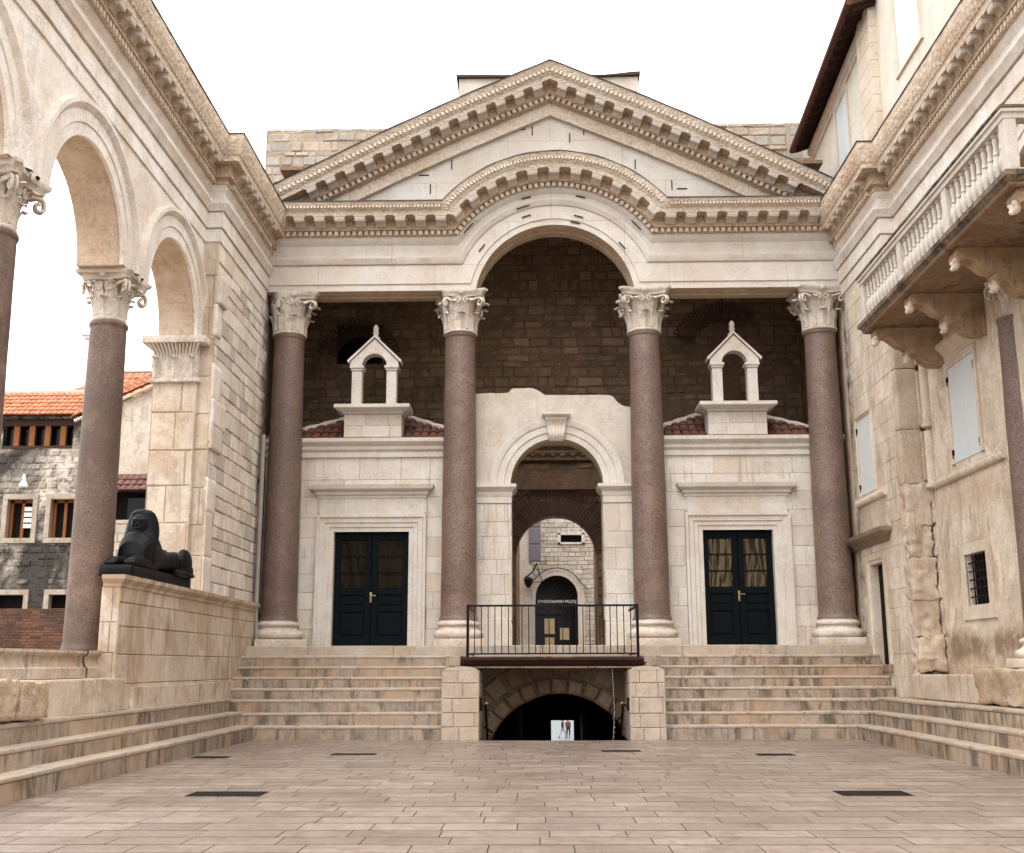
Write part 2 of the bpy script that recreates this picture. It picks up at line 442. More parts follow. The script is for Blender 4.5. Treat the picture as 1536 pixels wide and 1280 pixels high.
def sweep(mb, path, prof, closed=False):
    """path: plan points with the outside on the RIGHT of travel; prof: (projection, z)"""
    pp = [Vector((p[0], p[1])) for p in path]; pts = [pp[0]]
    for a, b in zip(pp, pp[1:]):
        k = max(1, min(90, int((b - a).length / .2)))
        pts += [a.lerp(b, (i + 1) / k) for i in range(k)]
    nr = []
    for a, b in zip(pts, pts[1:]):
        t = (b - a).normalized(); nr.append(Vector((t.y, -t.x)))
    rows = []
    for i, p in enumerate(pts):
        if i == 0: m = nr[0]
        elif i == len(pts) - 1: m = nr[-1]
        else:
            m = (nr[i-1] + nr[i]); m = m / max(.2, m.dot(nr[i]))
        rows.append([(p.x + m.x * d, p.y + m.y * d, z) for d, z in prof])
    mb.grid(rows)
def arc_mould(mb, c, u, v, n, prof, a0=0, a1=PI, seg=40):
    c, u, v, n = Vector(c), Vector(u), Vector(v), Vector(n)
    rows = []
    for i in range(seg + 1):
        a = a0 + (a1 - a0) * i / seg
        d = u * math.cos(a) + v * math.sin(a)
        rows.append([c + d * r + n * p for r, p in prof])
    mb.grid(rows)
def stripwall(mb, P, xs, lo, hi, d0, d1, ends=True):
    """a wall of thickness d0..d1 between two outlines over a list of stations; P(x, z, d) -> point"""
    for a, b in zip(xs, xs[1:]):
        la, lb, ha, hb = lo(a + 1e-6), lo(b - 1e-6), hi(a + 1e-6), hi(b - 1e-6)
        for d, k in ((d0, 0), (d1, 0)):
            mb.cur = 0
            mb.poly([P(a, la, d), P(b, lb, d), P(b, hb, d), P(a, ha, d)])
        mb.cur = 1
        mb.poly([P(a, la, d0), P(b, lb, d0), P(b, lb, d1), P(a, la, d1)])
        mb.cur = 0
        mb.poly([P(a, ha, d0), P(b, hb, d0), P(b, hb, d1), P(a, ha, d1)])
    mb.cur = 1
    for x in xs[1:-1]:
        l, r = lo(x - 1e-6), lo(x + 1e-6)
        if abs(l - r) > .01: mb.poly([P(x, l, d0), P(x, r, d0), P(x, r, d1), P(x, l, d1)])
    mb.cur = 0
    if ends:
        for x, e in ((xs[0], 1e-6), (xs[-1], -1e-6)):
            mb.poly([P(x, lo(x+e), d0), P(x, hi(x+e), d0), P(x, hi(x+e), d1), P(x, lo(x+e), d1)])
def archlo(cx, Rr, zs, z0):
    def f(x):
        t = abs(x - cx)
        return zs + math.sqrt(max(0, Rr*Rr - t*t)) if t < Rr - 1e-9 else z0
    return f
def archx(cx, Rr, n=24):
    return [cx - Rr * math.cos(PI * i / n) for i in range(n + 1)]
def tile_roof(mb, O, u, s, W, L, inside=None, w=.2, row=.38, amp=.055, seed=3):
    """barrel tiles: individual half-round tiles laid in rows up the slope"""
    rnd = random.Random(seed)
    O, u, s = Vector(O), Vector(u).normalized(), Vector(s).normalized()
    n = u.cross(s).normalized()
    if n.z < 0: n = -n
    k = int(W / w); r = int(L / row)
    for j in range(r):
        for i in range(k):
            cx, cy = (i + .5) * w, (j + .5) * row
            if inside and not inside(cx, cy): continue
            dx, dz = rnd.uniform(-.012, .012), rnd.uniform(0, .012)
            rows = []
            for t, rr, up in ((0, .5, .035), (1.18, .42, .0)):
                q = O + u * (cx + dx) + s * (j * row + t * row)
                rows.append([q + u * (w * rr * 1.05 * math.cos(a)) + n * (amp * math.sin(a) * (rr + .5) + up + dz) for a in [PI * e / 6 for e in range(7)]])
            ids = mb.grid(rows)
            low = rows[0]
            mb.poly([low[0], *low[1:], ])
    # under-layer of channel tiles
    mb.cur = 1
    if not inside:
        a = O - n * .01
        mb.poly([a, a + u * W, a + u * W + s * L, a + s * L])
    mb.cur = 0

# ------------------------------------------------------------------ column parts (local, base at z = 0)
def leaf(mb, ang, r0, z0, h, w, out, curl, bell):
    """acanthus leaf: lobed, ribbed, its tip rolling outwards"""
    n = 10; m = 6
    ca, sa = math.cos(ang), math.sin(ang)
    rows = []
    for i in range(n + 1):
        t = i / n
        if t < .72:
            z = z0 + h * t / .72 * .86; r = bell(z) + .012 + out * (t / .72) ** 3 * .35
        else:
            q = (t - .72) / .28 * 2.5
            rr = h * .17
            z = z0 + h * .86 + rr * math.sin(q); r = bell(z0 + h*.86) + .012 + out * .35 + curl * rr * (1 - math.cos(q)) * 1.2
        wd = w * (.78 + .22 * math.sin(PI * min(1, t * 1.3))) * (1 - max(0, t - .7) * 1.6) * (1 + .16 * math.sin(t * 27))
        row = []
        for j in range(m + 1):
            s = j / m * 2 - 1
            rib = .012 * math.cos(s * PI * 2.5) + .02 * (1 - abs(s))
            x = s * wd * .5
            rad = r + rib - .03 * s * s
            row.append((ca * rad - sa * x, sa * rad + ca * x, z - .02 * abs(s) * t))
        rows.append(row)
    mb.grid(rows)
def capital_mesh(H=1.06, rb=.375, worn=0.0, seed=0):
    mb = MB()
    bell = lambda z: rb * (1.0 + .05 * z / H + .55 * max(0, z / H - .35) ** 2.0)
    mb.lathe([(rb*1.0, 0), (rb*1.12, .015), (rb*1.15, .045), (rb*1.12, .075), (rb*1.0, .09)], 32)
    mb.lathe([(bell(z*H/12.) * .98, .05 + z * (H - .2) / 12.) for z in range(13)], 32)
    for k in range(8): leaf(mb, k * PI / 4, 0, .07, H * .40, .31, .16, 1.0, bell)
    for k in range(8): leaf(mb, (k + .5) * PI / 4, 0, .10, H * .64, .30, .24, 1.0, bell)
    zt = H - .17
    for k in range(4):
        a = PI / 4 + k * PI / 2
        for sgn in (-1, 1):
            pts = []
            for i in range(34):
                t = i / 33
                if t < .45:
                    q = t / .45
                    rad = bell(H*.55) + .02 + (.86 - .10 - bell(H*.55)) * .72 * q ** 1.6
                    z = H * .52 + (zt - .03 - H * .52) * (1 - (1 - q) ** 1.7)
                    b = a + sgn * .52 * (1 - q) ** 1.2
                else:
                    q = (t - .45) / .55
                    th = PI / 2 - q * 3.6 * PI / 1.6
                    rr = .115 * (1 - .75 * q)
                    rad = .635 + .03 + rr * math.cos(th) * .95; z = zt - .03 - .115 + rr * math.sin(th)
                    b = a
                off = sgn * .035
                pts.append((rad * math.cos(b) - off * math.sin(b), rad * math.sin(b) + off * math.cos(b), z))
            mb.tube(pts, .036, 6, .026)
        f = k * PI / 2
        for sgn in (-1, 1):
            pts = []
            for i in range(20):
                t = i / 19
                th = PI / 2 - t * 3 * PI / 1.4; rr = .075 * (1 - .7 * t)
                x = sgn * (.02 + .085 + rr * math.cos(PI - th) * 1.0); z = zt - .10 + rr * math.sin(th)
                rad = bell(H * .84) + .05
                pts.append((math.cos(f) * rad - math.sin(f) * x, math.sin(f) * rad + math.cos(f) * x, z))
            mb.tube(pts, .024, 6, .018)
    def plan(r, k):
        out = []
        for q in range(4):
            a0 = PI / 4 + q * PI / 2
            for t in range(9):
                s = t / 8
                a = a0 - .085 + .17 * 0 if False else a0
                p0 = Vector((math.cos(a0 + .075) * r, math.sin(a0 + .075) * r)); p1 = Vector((math.cos(a0 + PI/2 - .075) * r, math.sin(a0 + PI/2 - .075) * r))
                p = p0.lerp(p1, s); m = (p0 + p1) * .5
                p -= m.normalized() * k * math.sin(PI * s) * r
                out.append((p.x, p.y))
        return out
    rows = []
    for r, z in ((.70, zt), (.74, zt + .01), (.75, zt + .06), (.80, zt + .09), (.85, zt + .12), (.85, H)):
        rows.append([(x, y, z) for x, y in plan(r, .17)])
    ids = mb.grid(rows, True); mb.face(ids[0][::-1]); mb.face(ids[-1])
    for k in range(4):
        a = k * PI / 2
        mb.ball((math.cos(a) * .56, math.sin(a) * .56, H - .06), .075, .6 if k % 2 == 0 else 1, 1 if k % 2 == 0 else .6, .9, 8)
    rnd = random.Random(seed)
    if worn:
        cuts = [(Vector((math.cos(b), math.sin(b), 0)), z, .5) for b, z in ((-2.4, .75), (-2.9, .55), (-1.9, .9))]
        nv = []
        for p in mb.v:
            q = Vector(p)
            for d, z, s in cuts:
                ex = Vector((q.x, q.y, 0)).dot(d) - .47
                if ex > 0: q -= d * ex * worn
            nv.append(tuple(q))
        mb.v = nv
    mb.jitter(.012 + worn * .02, 9)
    me = mb.mesh('capital', M['capital'])
    me.polygons.foreach_set('use_smooth', [True] * len(me.polygons))
    me.set_sharp_from_angle(angle=math.radians(50))
    return me
def shaft_mesh(r0, r1, H, mat, flare=True):
    mb = MB(); pr = []
    if flare: pr += [(r0 * 1.09, 0), (r0 * 1.09, .03), (r0 * 1.03, .07), (r0, .13)]
    n = 24
    for i in range(1 if flare else 0, n + 1):
        t = i / n
        pr.append((r0 + (r1 - r0) * (t ** 1.5) , .13 * flare + (H - .13 * flare - .1) * t))
    pr += [(r1 * 1.0, H - .09), (r1 * 1.06, H - .07), (r1 * 1.08, H - .04), (r1 * 1.06, H - .005), (r1, H)]
    mb.lathe(pr, 56); mb.jitter(.006, 1.5)
    me = mb.mesh('shaft', mat)
    me.polygons.foreach_set('use_smooth', [True] * len(me.polygons)); me.set_sharp_from_angle(angle=math.radians(60))
    return me
def base_mesh(r, H, w, mat, worn=.01):
    mb = MB()
    k = H / .6
    mb.box(-w/2, w/2, -w/2, w/2, 0, .17 * k, .02)
    pr = [(w * .46, .17*k)]
    for i in range(9):
        a = -PI/2 + PI * i / 8; pr.append((w * .43 + .075 * math.cos(a), .265 * k + .09 * k * math.sin(a)))
    pr += [(w*.42, .37*k), (w*.39, .40*k), (w*.385, .43*k), (w*.40, .455*k)]
    for i in range(7):
        a = -PI/2 + PI * i / 6; pr.append((w * .385 + .045 * math.cos(a), .51 * k + .05 * k * math.sin(a)))
    pr += [(r * 1.08, .57 * k), (r * 1.08, .6 * k)]
    mb.lathe(pr, 48); mb.jitter(worn, 5)
    me = mb.mesh('base', mat)
    me.polygons.foreach_set('use_smooth', [True] * len(me.polygons)); me.set_sharp_from_angle(angle=math.radians(40))
    return me
def modillion_mesh(w, h, d, mat):
    """scrolled bracket hanging under a cornice: local x width, -y forward, top at z = 0"""
    prof = [(0, 0), (d, 0), (d, -h*.35), (d*.93, -h*.62), (d*.80, -h*.68), (d*.66, -h*.58), (d*.5, -h*.52), (d*.34, -h*.7), (d*.2, -h*.95), (d*.06, -h), (0, -h*.95)]
    mb = MB()
    L = [mb.vert((-w/2, -y, z)) for y, z in prof]; Q = [mb.vert((w/2, -y, z)) for y, z in prof]
    n = len(prof)
    for i in range(n):
        j = (i + 1) % n; mb.face((L[i], L[j], Q[j], Q[i]))
    mb.face(L[::-1]); mb.face(Q)
    mb.box(-w*.62, w*.62, -d*1.04, 0, -h*.12, .004)
    return mb.mesh('modillion', mat)

# ------------------------------------------------------------------ the portico (facade)
def build_portico():
    T = thing('temple_portico', 'pale limestone temple front with arched pediment on four rose granite columns', 'portico', (0, 0, 1.88))
    capA = capital_mesh(); capB = capital_mesh(worn=.75, seed=3); capC = capital_mesh(worn=.35, seed=5)
    sh = shaft_mesh(.425, .372, 6.99, M['granite']); bs = base_mesh(.425, .6, 1.2, M['capital'])
    for k, (x, cm, rz) in enumerate(((-6.56, capB, .35), (-2.28, capC, 0.1), (2.29, capA, 0), (6.62, capA, PI/2))):
        c = bpy.data.objects.new('column', None); C.objects.link(c); c.location = (x, 0, 1.88); attach(c, T)
        for me, z, r in ((bs, 1.88, rz), (sh, 2.48, k * 1.3), (cm, 9.47, rz)):
            place(me, me.name.split('.')[0], Matrix.Translation((x, 0, z)) @ Matrix.Rotation(r, 4, 'Z'), c)
    Y0 = -.42
    # horizontal entablature that rises over the middle bay as an arch: bands (projection, z, radius)
    cx, cz = .08, 10.25
    low = [(0,10.53,1.98),(0,10.70,2.13),(.03,10.703,2.133),(.03,11.19,2.47),(.07,11.21,2.49),(.13,11.34,2.60),(.13,11.40,2.65),(.035,11.42,2.665),(.035,11.70,2.79),(.10,11.77,2.84),(.13,11.83,2.88),(.13,11.90,2.93)]
    up = [(.13,11.90,2.93),(.15,11.905,2.935),(.15,12.02,3.03),(.27,12.03,3.04),(.27,12.09,3.08),(.27,12.285,3.26),(.60,12.29,3.265),(.62,12.39,3.36),(.64,12.40,3.37),(.74,12.55,3.56),(.76,12.58,3.60),(.10,12.66,3.68)]
    def bands(mb, prof, n=36, seg=70):
        cols = []
        xk = [math.sqrt(max(.01, r*r - (z - cz)**2)) for p, z, r in prof]
        for i in range(n + 1):
            t = i / n
            cols.append([(-7.12 + (cx - x + 7.12) * t, Y0 - p, z) for (p, z, r), x in zip(prof, xk)])
        for i in range(1, seg):
            t = i / seg; row = []
            for (p, z, r), x in zip(prof, xk):
                a0 = math.atan2(z - cz, -x); a = a0 + (PI - 2 * a0) * t if False else a0 + ((PI - a0) - a0) * t
                row.append((cx + r * math.cos(a), Y0 - p, cz + r * math.sin(a)))
            cols.append(row)
        for i in range(n + 1):
            t = i / n
            cols.append([(cx + x + (7.12 - cx - x) * t, Y0 - p, z) for (p, z, r), x in zip(prof, xk)])
        mb.grid(cols)
    mb = MB(); bands(mb, low); mb.jitter(.006, 4)
    # soffit, back face of the beam
    n, seg = 22, 60
    xf = math.sqrt(1.98**2 - .28**2)
    path = [(-7.12 + (cx - xf + 7.12) * i / n, 10.53) for i in range(n + 1)]
    a0 = math.atan2(.28, -xf)
    path += [(cx + 1.98 * math.cos(a0 + (PI - 2*a0) * i / seg), cz + 1.98 * math.sin(a0 + (PI - 2*a0) * i / seg)) for i in range(1, seg)]
    path += [(cx + xf + (7.12 - cx - xf) * i / n, 10.53) for i in range(n + 1)]
    mb.cur = 1
    mb.grid([[(x, Y0, z) for x, z in path], [(x, -.14, z) for x, z in path]])
    mb.grid([[(x, .14, z) for x, z in path], [(x, .42, z) for x, z in path]])
    mb.grid([[(x, -.14, z) for x, z in path], [(x, -.12, z + .03) for x, z in path], [(x, .12, z + .03) for x, z in path], [(x, .14, z) for x, z in path]])
    mb.cur = 0
    mb.grid([[(x, .42, z) for x, z in path], [(x, .42, max(z + .6, 12.4)) for x, z in path]])
    # panels let into the soffit
    mb.build('entablature', [M['clean_joint'], M['soffit']], T, smooth=25)
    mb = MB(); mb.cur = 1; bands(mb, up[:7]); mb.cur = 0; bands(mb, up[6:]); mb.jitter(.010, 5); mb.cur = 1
    # dentil course
    dn = MB(); dn.box(-.045, .045, -.09, 0, -.10, 0)
    x = -7.0
    while x < 7.0:
        if x < cx - 2.45 or x > cx + 2.45: mb.add(dn, Matrix.Translation((x, Y0 - .15, 12.015)))
        x += .15
    aa = math.asin((12.0 - cz) / 3.03)
    k = int((PI - 2*aa) * 3.0 / .15)
    for i in range(k + 1):
        a = aa + (PI - 2*aa) * i / k
        mb.add(dn, Matrix.Translation((cx + 3.02 * math.cos(a), Y0 - .15, cz + 3.02 * math.sin(a))) @ Matrix.Rotation(PI/2 - a, 4, 'Y'))
    tg = MB(); tg.box(-.021, .021, -.03, .02, -.065, .065, .012)
    tilt = Matrix.Rotation(-.55, 4, 'X'); mb.cur = 0
    x = -7.0
    while x < 7.0:
        if abs(x - cx) > 2.8: mb.add(tg, Matrix.Translation((x, Y0 - .695, 12.475)) @ tilt)
        x += .085
    aa = math.asin((12.47 - cz) / 3.46) + .02; k = int((PI - 2*aa) * 3.46 / .085)
    for i in range(k + 1):
        a = aa + (PI - 2*aa) * i / k
        mb.add(tg, Matrix.Translation((cx + 3.465 * math.cos(a), Y0 - .695, cz + 3.465 * math.sin(a))) @ Matrix.Rotation(PI/2 - a, 4, 'Y') @ tilt)
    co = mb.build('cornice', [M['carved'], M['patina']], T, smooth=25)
    mm = modillion_mesh(.25, .20, .33, M['clean'])
    xs = [-6.72 + .5 * i for i in range(9)] + [2.93 + .5 * i for i in range(9)]
    for x in xs: place(mm, 'modillion', Matrix.Translation((x, Y0 - .265, 12.285)), co)
    aa = math.asin((12.28 - cz) / 3.26) + .05
    for i in range(11):
        a = aa + (PI - 2*aa) * i / 10
        place(mm, 'modillion', Matrix.Translation((cx + 3.255 * math.cos(a), Y0 - .265, cz + 3.255 * math.sin(a))) @ Matrix.Rotation(PI/2 - a, 4, 'Y'), co)
    # lead flashing along the top edge
    mb = MB()
    r = 3.6; xe = math.sqrt(r*r - (12.58 - cz)**2)
    pts = [(-7.1, 12.585), (cx - xe, 12.585)] 
    a0 = math.atan2(12.58 - cz, -xe)
    pts += [(cx + r * math.cos(a0 + (PI - 2*a0) * i / 40), cz + (r + .005) * math.sin(a0 + (PI - 2*a0) * i / 40)) for i in range(1, 40)]
    pts += [(cx + xe, 12.585), (7.1, 12.585)]
    mb.grid([[(x, Y0 - .775, z - .005 + .006 * math.sin(x * 5)) for x, z in pts], [(x, Y0 - .775, z + .018 + .008 * math.sin(x * 7)) for x, z in pts], [(x, Y0 - .1, z + .10) for x, z in pts]])
    mb.build('lead_flashing', M['lead'], T)
    # raking cornices
    def top(x):
        x = abs(x); P = [(0, 16.33), (2.28, 15.33), (3.88, 14.57), (7.15, 12.90)]
        for (a, b), (c, d) in zip(P, P[1:]):
            if x <= c: return b + (d - b) * (x - a) / (c - a)
        return P[-1][1]
    rk = [(-.1,1.14),(.03,1.13),(.03,.80),(.08,.79),(.08,.77),(.14,.765),(.14,.66),(.24,.65),(.24,.42),(.58,.415),(.60,.31),(.62,.30),(.72,.06),(.75,.0),(.10,-.02)]
    for sg in (-1, 1):
        mb = MB()
        xs = [sg * 7.12 * i / 60 for i in range(61)]
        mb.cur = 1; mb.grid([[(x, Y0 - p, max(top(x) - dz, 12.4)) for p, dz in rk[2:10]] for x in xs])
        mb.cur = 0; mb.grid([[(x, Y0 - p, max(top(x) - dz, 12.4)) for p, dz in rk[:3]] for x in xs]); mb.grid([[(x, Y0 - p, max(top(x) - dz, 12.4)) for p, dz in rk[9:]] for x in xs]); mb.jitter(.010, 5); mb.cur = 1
        x = .09
        while x < 6.6:
            s = math.atan2(top(x + .1) - top(x), .1)
            if top(x) - .78 > 12.7: mb.add(dn, Matrix.Translation((sg * x, Y0 - .14, top(x) - .655)) @ Matrix.Rotation(-s * sg, 4, 'Y'))
            x += .14
        tg = MB(); tg.box(-.028, .028, -.03, .02, -.10, .10, .014); mb.cur = 0
        x = .08
        while x < 6.9:
            s = math.atan2(top(x + .1) - top(x - .05), .15)
            mb.add(tg, Matrix.Translation((sg * x, Y0 - .665, top(x) - .175)) @ Matrix.Rotation(-s * sg, 4, 'Y') @ Matrix.Rotation(-.42, 4, 'X'))
            x += .105
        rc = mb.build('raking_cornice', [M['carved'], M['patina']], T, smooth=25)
        x = .34
        while x < 6.2:
            s = math.atan2(top(x + .1) - top(x - .1), .2)
            place(mm, 'modillion', Matrix.Translation((sg * x, Y0 - .235, top(x) - .415)) @ Matrix.Rotation(-s * sg, 4, 'Y'), rc)
            x += .47
    # tympanum
    mb = MB()
    xs = [-6.9 + 13.8 * i / 40 for i in range(41)]
    mb.grid([[(x, -.33, 12.3) for x in xs], [(x, -.33, max(12.3, top(x) - .9)) for x in xs]])
    mb.grid([[(x, .30, 12.3) for x in xs], [(x, .30, max(12.3, top(x) - .4)) for x in xs]])
    mb.build('tympanum', M['clean_joint'], T)
    # roof sheets behind the gable, with a lead edge
    for sg in (-1, 1):
        mb = MB()
        xs = [sg * 7.14 * i / 30 for i in range(31)]
        mb.grid([[(x, Y0 - .77, top(x) - .01) for x in xs], [(x, Y0 - .78, top(x) + .016 + .006 * math.sin(x*6)) for x in xs], [(x, 4.0, top(x) + .06) for x in xs]])
        mb.build('roof', M['lead'], T)
    # iron clamps bridging the cracks
    def clamp(x, z, y, ang, l=.28):
        mb = MB(); mb.box(-l/2, l/2, -.015, .01, -.012, .012, .004)
        o = mb.build('iron_clamp', M['iron']); o.location = (x, y, z); o.rotation_euler = (0, ang, 0); attach(o, T)
    for x, z, v in ((-.455,14.83,1),(.86,14.82,1),(.5,14.62,1),(-.763,14.87,0),(-3.22,13.64,0),(2.15,13.87,1),(-2.51,13.92,1),(-3.05,13.27,1),(3.06,13.29,1),(3.31,13.19,0),(4.97,13.04,0)):
        clamp(x, z, -.335, PI/2 if v else 0, .26)
    for x, z, p in ((-.70,13.13,.13),(.82,13.13,.13),(-.62,12.93,.045),(.75,12.94,.045),(-.70,12.66,.1),(.69,12.42,.045),(-.62,12.44,.045),(.6,12.27,.01),(-2.28,12.33,.1),(-2.06,12.12,.1),(-1.92,11.86,.05),(-1.73,11.62,.04),(2.36,12.33,.1),(2.12,12.14,.1),(2.0,11.88,.05),(1.76,11.64,.04)):
        a = math.atan2(z - cz, x - cx)
        clamp(x, z, Y0 - p - .012, PI/2 - a, .34 if p > .09 else .24)
    return T

# ------------------------------------------------------------------ chapels between the columns
def build_chapel(cx, x0, x1, dw, dx, label, bx, bell):
    T = thing('chapel', label, 'chapel', (cx, .35, 1.88))
    y = .30; d0, d1 = dx - dw/2, dx + dw/2
    sx0, sx1 = dx - dw/2 - .42, dx + dw/2 + .42
    mb = MB()
    ashlar(mb, (x0, y, 1.885), (1,0,0), (0,0,1), (0,-1,0), x1 - x0, 4.58, (.40,.52), (.5,1.3), holes=[(d0 - x0, d1 - x0, 0, 2.745), (sx0 - x0, sx1 - x0, 0, 3.2)], seed=int(cx * 10) % 99, gap=.006, ch=.006, jit=.002)
    mb.cur = 0
    mb.box(x0, x1, y + .02, y + .35, 4.63, 6.46)
    mb.box(x0, d0 - .05, y + .02, y + .35, 1.885, 4.63); mb.box(d1 + .05, x1, y + .02, y + .35, 1.885, 4.63)
    mb.build('front_wall', [M['block'], M['mortar']], T)
    # cornice
    mb = MB()
    pr = [(0,6.45),(.05,6.47),(.05,6.57),(.03,6.58),(.03,6.60),(.09,6.66),(.09,6.74),(.16,6.80),(.19,6.84),(.19,6.93),(-.35,6.95)]
    sweep(mb, [(x0, y), (x1, y)], pr)
    mb.build('cornice', M['clean'], T, smooth=25)
    # moulded door frame: mitred profile round three sides
    mb = MB()
    w = .42
    prof = [(0, -.30), (0, .0), (.10, .0), (.115, .025), (.21, .025), (.225, .05), (.33, .05), (.35, .085), (w, .085), (w, -.05)]
    pts = []
    zt = 4.63
    for o, p in prof:
        pts.append([(d0 - o, y - p, 1.885), (d0 - o, y - p, zt + o), (d1 + o, y - p, zt + o), (d1 + o, y - p, 1.885)])
    mb.grid(pts)
    mb.build('door_frame', M['clean'], T)
    # frieze + door cornice
    mb = MB()
    mb.box(sx0 + .06, sx1 - .06, y - .02, y + .03, zt + w, 5.44)
    hx0, hx1 = sx0 - .2, sx1 + .2
    a, b = sx0 + .04, sx1 - .04
    pr = [(.02,5.44),(.04,5.46),(.04,5.50),(.09,5.54),(.09,5.60),(.2,5.66),(.22,5.72),(.23,5.765),(.0,5.80)]
    sweep(mb, [(a, y + .03), (a, y), (b, y), (b, y + .03)], pr)
    mb.build('door_cornice', M['clean'], T, smooth=25)
    # double door
    yd = y + .22
    mb = MB(); mb.box(d0 + .002, d1 - .002, yd, yd + .06, 1.89, zt - .002)
    door = mb.build('door', M['door'], T)
    hw = dw / 2
    for s in (0, 1):
        a = d0 + s * hw + .015; b = a + hw - .03
        mb = MB()
        st = .13
        for (p, q, r, t) in ((a, a+st, 1.9, zt-.01), (b-st, b, 1.9, zt-.01), (a+st, b-st, 1.9, 2.12), (a+st, b-st, 2.72, 2.84), (a+st, b-st, 3.12, 3.26), (a+st, b-st, 4.45, zt-.01)):
            mb.box(p, q, yd - .05, yd - .001, r, t, .008)
        for (r, t) in ((2.12, 2.72), (2.84, 3.12)):
            mb.box(a+st+.05, b-st-.05, yd - .03, yd - .001, r + .05, t - .05, .012)
        for k in (1, 2):
            z = 3.26 + k * (4.45 - 3.26) / 3; mb.box(a+st, b-st, yd - .045, yd - .001, z - .018, z + .018, .004)
        m_ = (a + b) / 2
        lf = mb.build('door_leaf_or_void', M['door'], door)
        for k in range(3):
            z0 = 3.26 + k * (4.45 - 3.26) / 3 + .02; z1 = z0 + (4.45 - 3.26) / 3 - .04
            mb = MB(); mb.box(a + st + .002, b - st - .002, yd - .018, yd - .006, z0, z1)
            mb.build('pane', M['old_glass' if cx > 0 else 'dull_glass'], door)
    mb = MB()
    mb.box(dx - .03, dx + .02, yd - .075, yd - .05, 2.93, 3.18, .006)
    mb.tube([(dx, yd - .07, 3.1), (dx, yd - .13, 3.1), (dx + .13, yd - .13, 3.09)], .014, 8)
    mb.build('handle', M['brass'], door, smooth=40)
    mb = MB(); blockrun(mb, d0 - .6, d1 + .6, -.35, y - .1, 1.882, 1.90, seed=4)
    # bell gable on the wall head
    g = bpy.data.objects.new('bell_gable', None); C.objects.link(g); g.location = (bx, .3, 6.94); attach(g, T)
    hw, sw, ph = bell
    mb = MB()
    ashlar(mb, (bx - hw, .14, 6.95), (1,0,0), (0,0,1), (0,-1,0), 2*hw, .585, (.26,.31), (.35,.8), seed=5, gap=.005, ch=.006, jit=.002)
    mb.cur = 0; mb.box(bx - hw, bx + hw, .155, .75, 6.95, 7.53)
    mb.build('pedestal', [M['block'], M['mortar']], g)
    mb = MB()
    sweep(mb, [(bx - hw, .78), (bx - hw, .12), (bx + hw, .12), (bx + hw, .78)], [(0,7.53),(.03,7.54),(.03,7.57),(.14,7.62),(.2,7.64),(.22,7.66),(.22,7.74),(-.3,7.745)])
    mb.box(bx - hw + .02, bx + hw - .02, .14, .78, 7.56, 7.744)
    mb.build('slab', M['clean'], g)
    for s in (-1, 1):
        px = bx + s * .435 * sw
        mb = MB()
        mb.box(px - .125*sw, px + .125*sw, .22, .50, 7.80, 8.66, .008)
        mb.box(px - .155*sw, px + .155*sw, .19, .53, 7.745, 7.81, .015)
        mb.box(px - .15*sw, px + .15*sw, .195, .525, 8.665, 8.72, .012); mb.box(px - .18*sw, px + .18*sw, .17, .55, 8.722, 8.79, .012)
        mb.build('pillar', M['clean'], g)
    mb = MB()
    Rr = .31 * sw; E_ = .60 * sw
    xs = sorted(set([bx - E_, bx - .5*sw, bx + .5*sw, bx + E_, bx] + archx(bx, Rr, 20)))
    lo = lambda x: 8.79 + math.sqrt(max(0, Rr*Rr - (x-bx)**2)) if abs(x - bx) < Rr else 8.793
    hi = lambda x: 8.90 + (ph - 8.90) * (1 - abs(x - bx) / E_)
    stripwall(mb, lambda x, z, d: (x, d, z), xs, lo, hi, .2, .52)
    for s in (-1, 1):
        q = [(bx + s*(E_ + .06), 8.86), (bx, ph + .04), (bx, ph + .10), (bx + s*(E_ + .08), 8.92)]
        mb.grid([[(x, .16, z) for x, z in q], [(x, .56, z) for x, z in q]], True)
        mb.poly([(x, .16, z) for x, z in q]); mb.poly([(x, .56, z) for x, z in q])
    mb.build('gable_arch', [M['clean'], M['clean']], g)
    mb = MB()
    mb.lathe([(.11, 0), (.12, .05), (.07, .08), (.06, .12), (.085, .17), (.06, .22), (.075, .27), (.07, .33), (.04, .38), (.01, .4)], 14, (bx, .36, ph + .02))
    mb.build('finial', M['clean'], g, smooth=40)
    # hipped roof of old tiles
    mb = MB()
    ya, yb, zr = y + .12, 3.6, 8.05
    for (a, b, c) in (((x0, ya, 6.93), (x1, ya, 6.93), (cx, 2.1, zr)),):
        A, B, K = Vector(a), Vector(b), Vector(c)
        W = (B - A).length; mid = (A + B) / 2; s = (K - mid); L = s.length
        ins = lambda p, q: p > W/2 * q / L * .98 - .05 and p < W - W/2 * q / L * .98 + .05
        tile_roof(mb, A, B - A, s, W, L, ins, w=.21, row=.36)
        mb.cur = 1; n = (B-A).cross(s).normalized() * -.015
        mb.poly([A + n, B + n, K + n]); 
        mb.poly([A, (x0, yb, 6.93), K]); mb.poly([B, (x1, yb, 6.93), K]); mb.cur = 0
        rdg = MB()
        for P_ in (A, B):
            rdg.tube([P_ + (K - P_) * t + Vector((0, 0, .03 + .012 * math.sin(t * 40))) for t in [i / 14 for i in range(15)]], .085, 7)
    rdg.ball((cx, 2.1, zr + .06), .13)
    rf = mb.build('roof', [M['tile_old'], M['brownwood']], T, smooth=50)
    rdg.build('ridge', M['plaster'], rf, smooth=50)
    return T

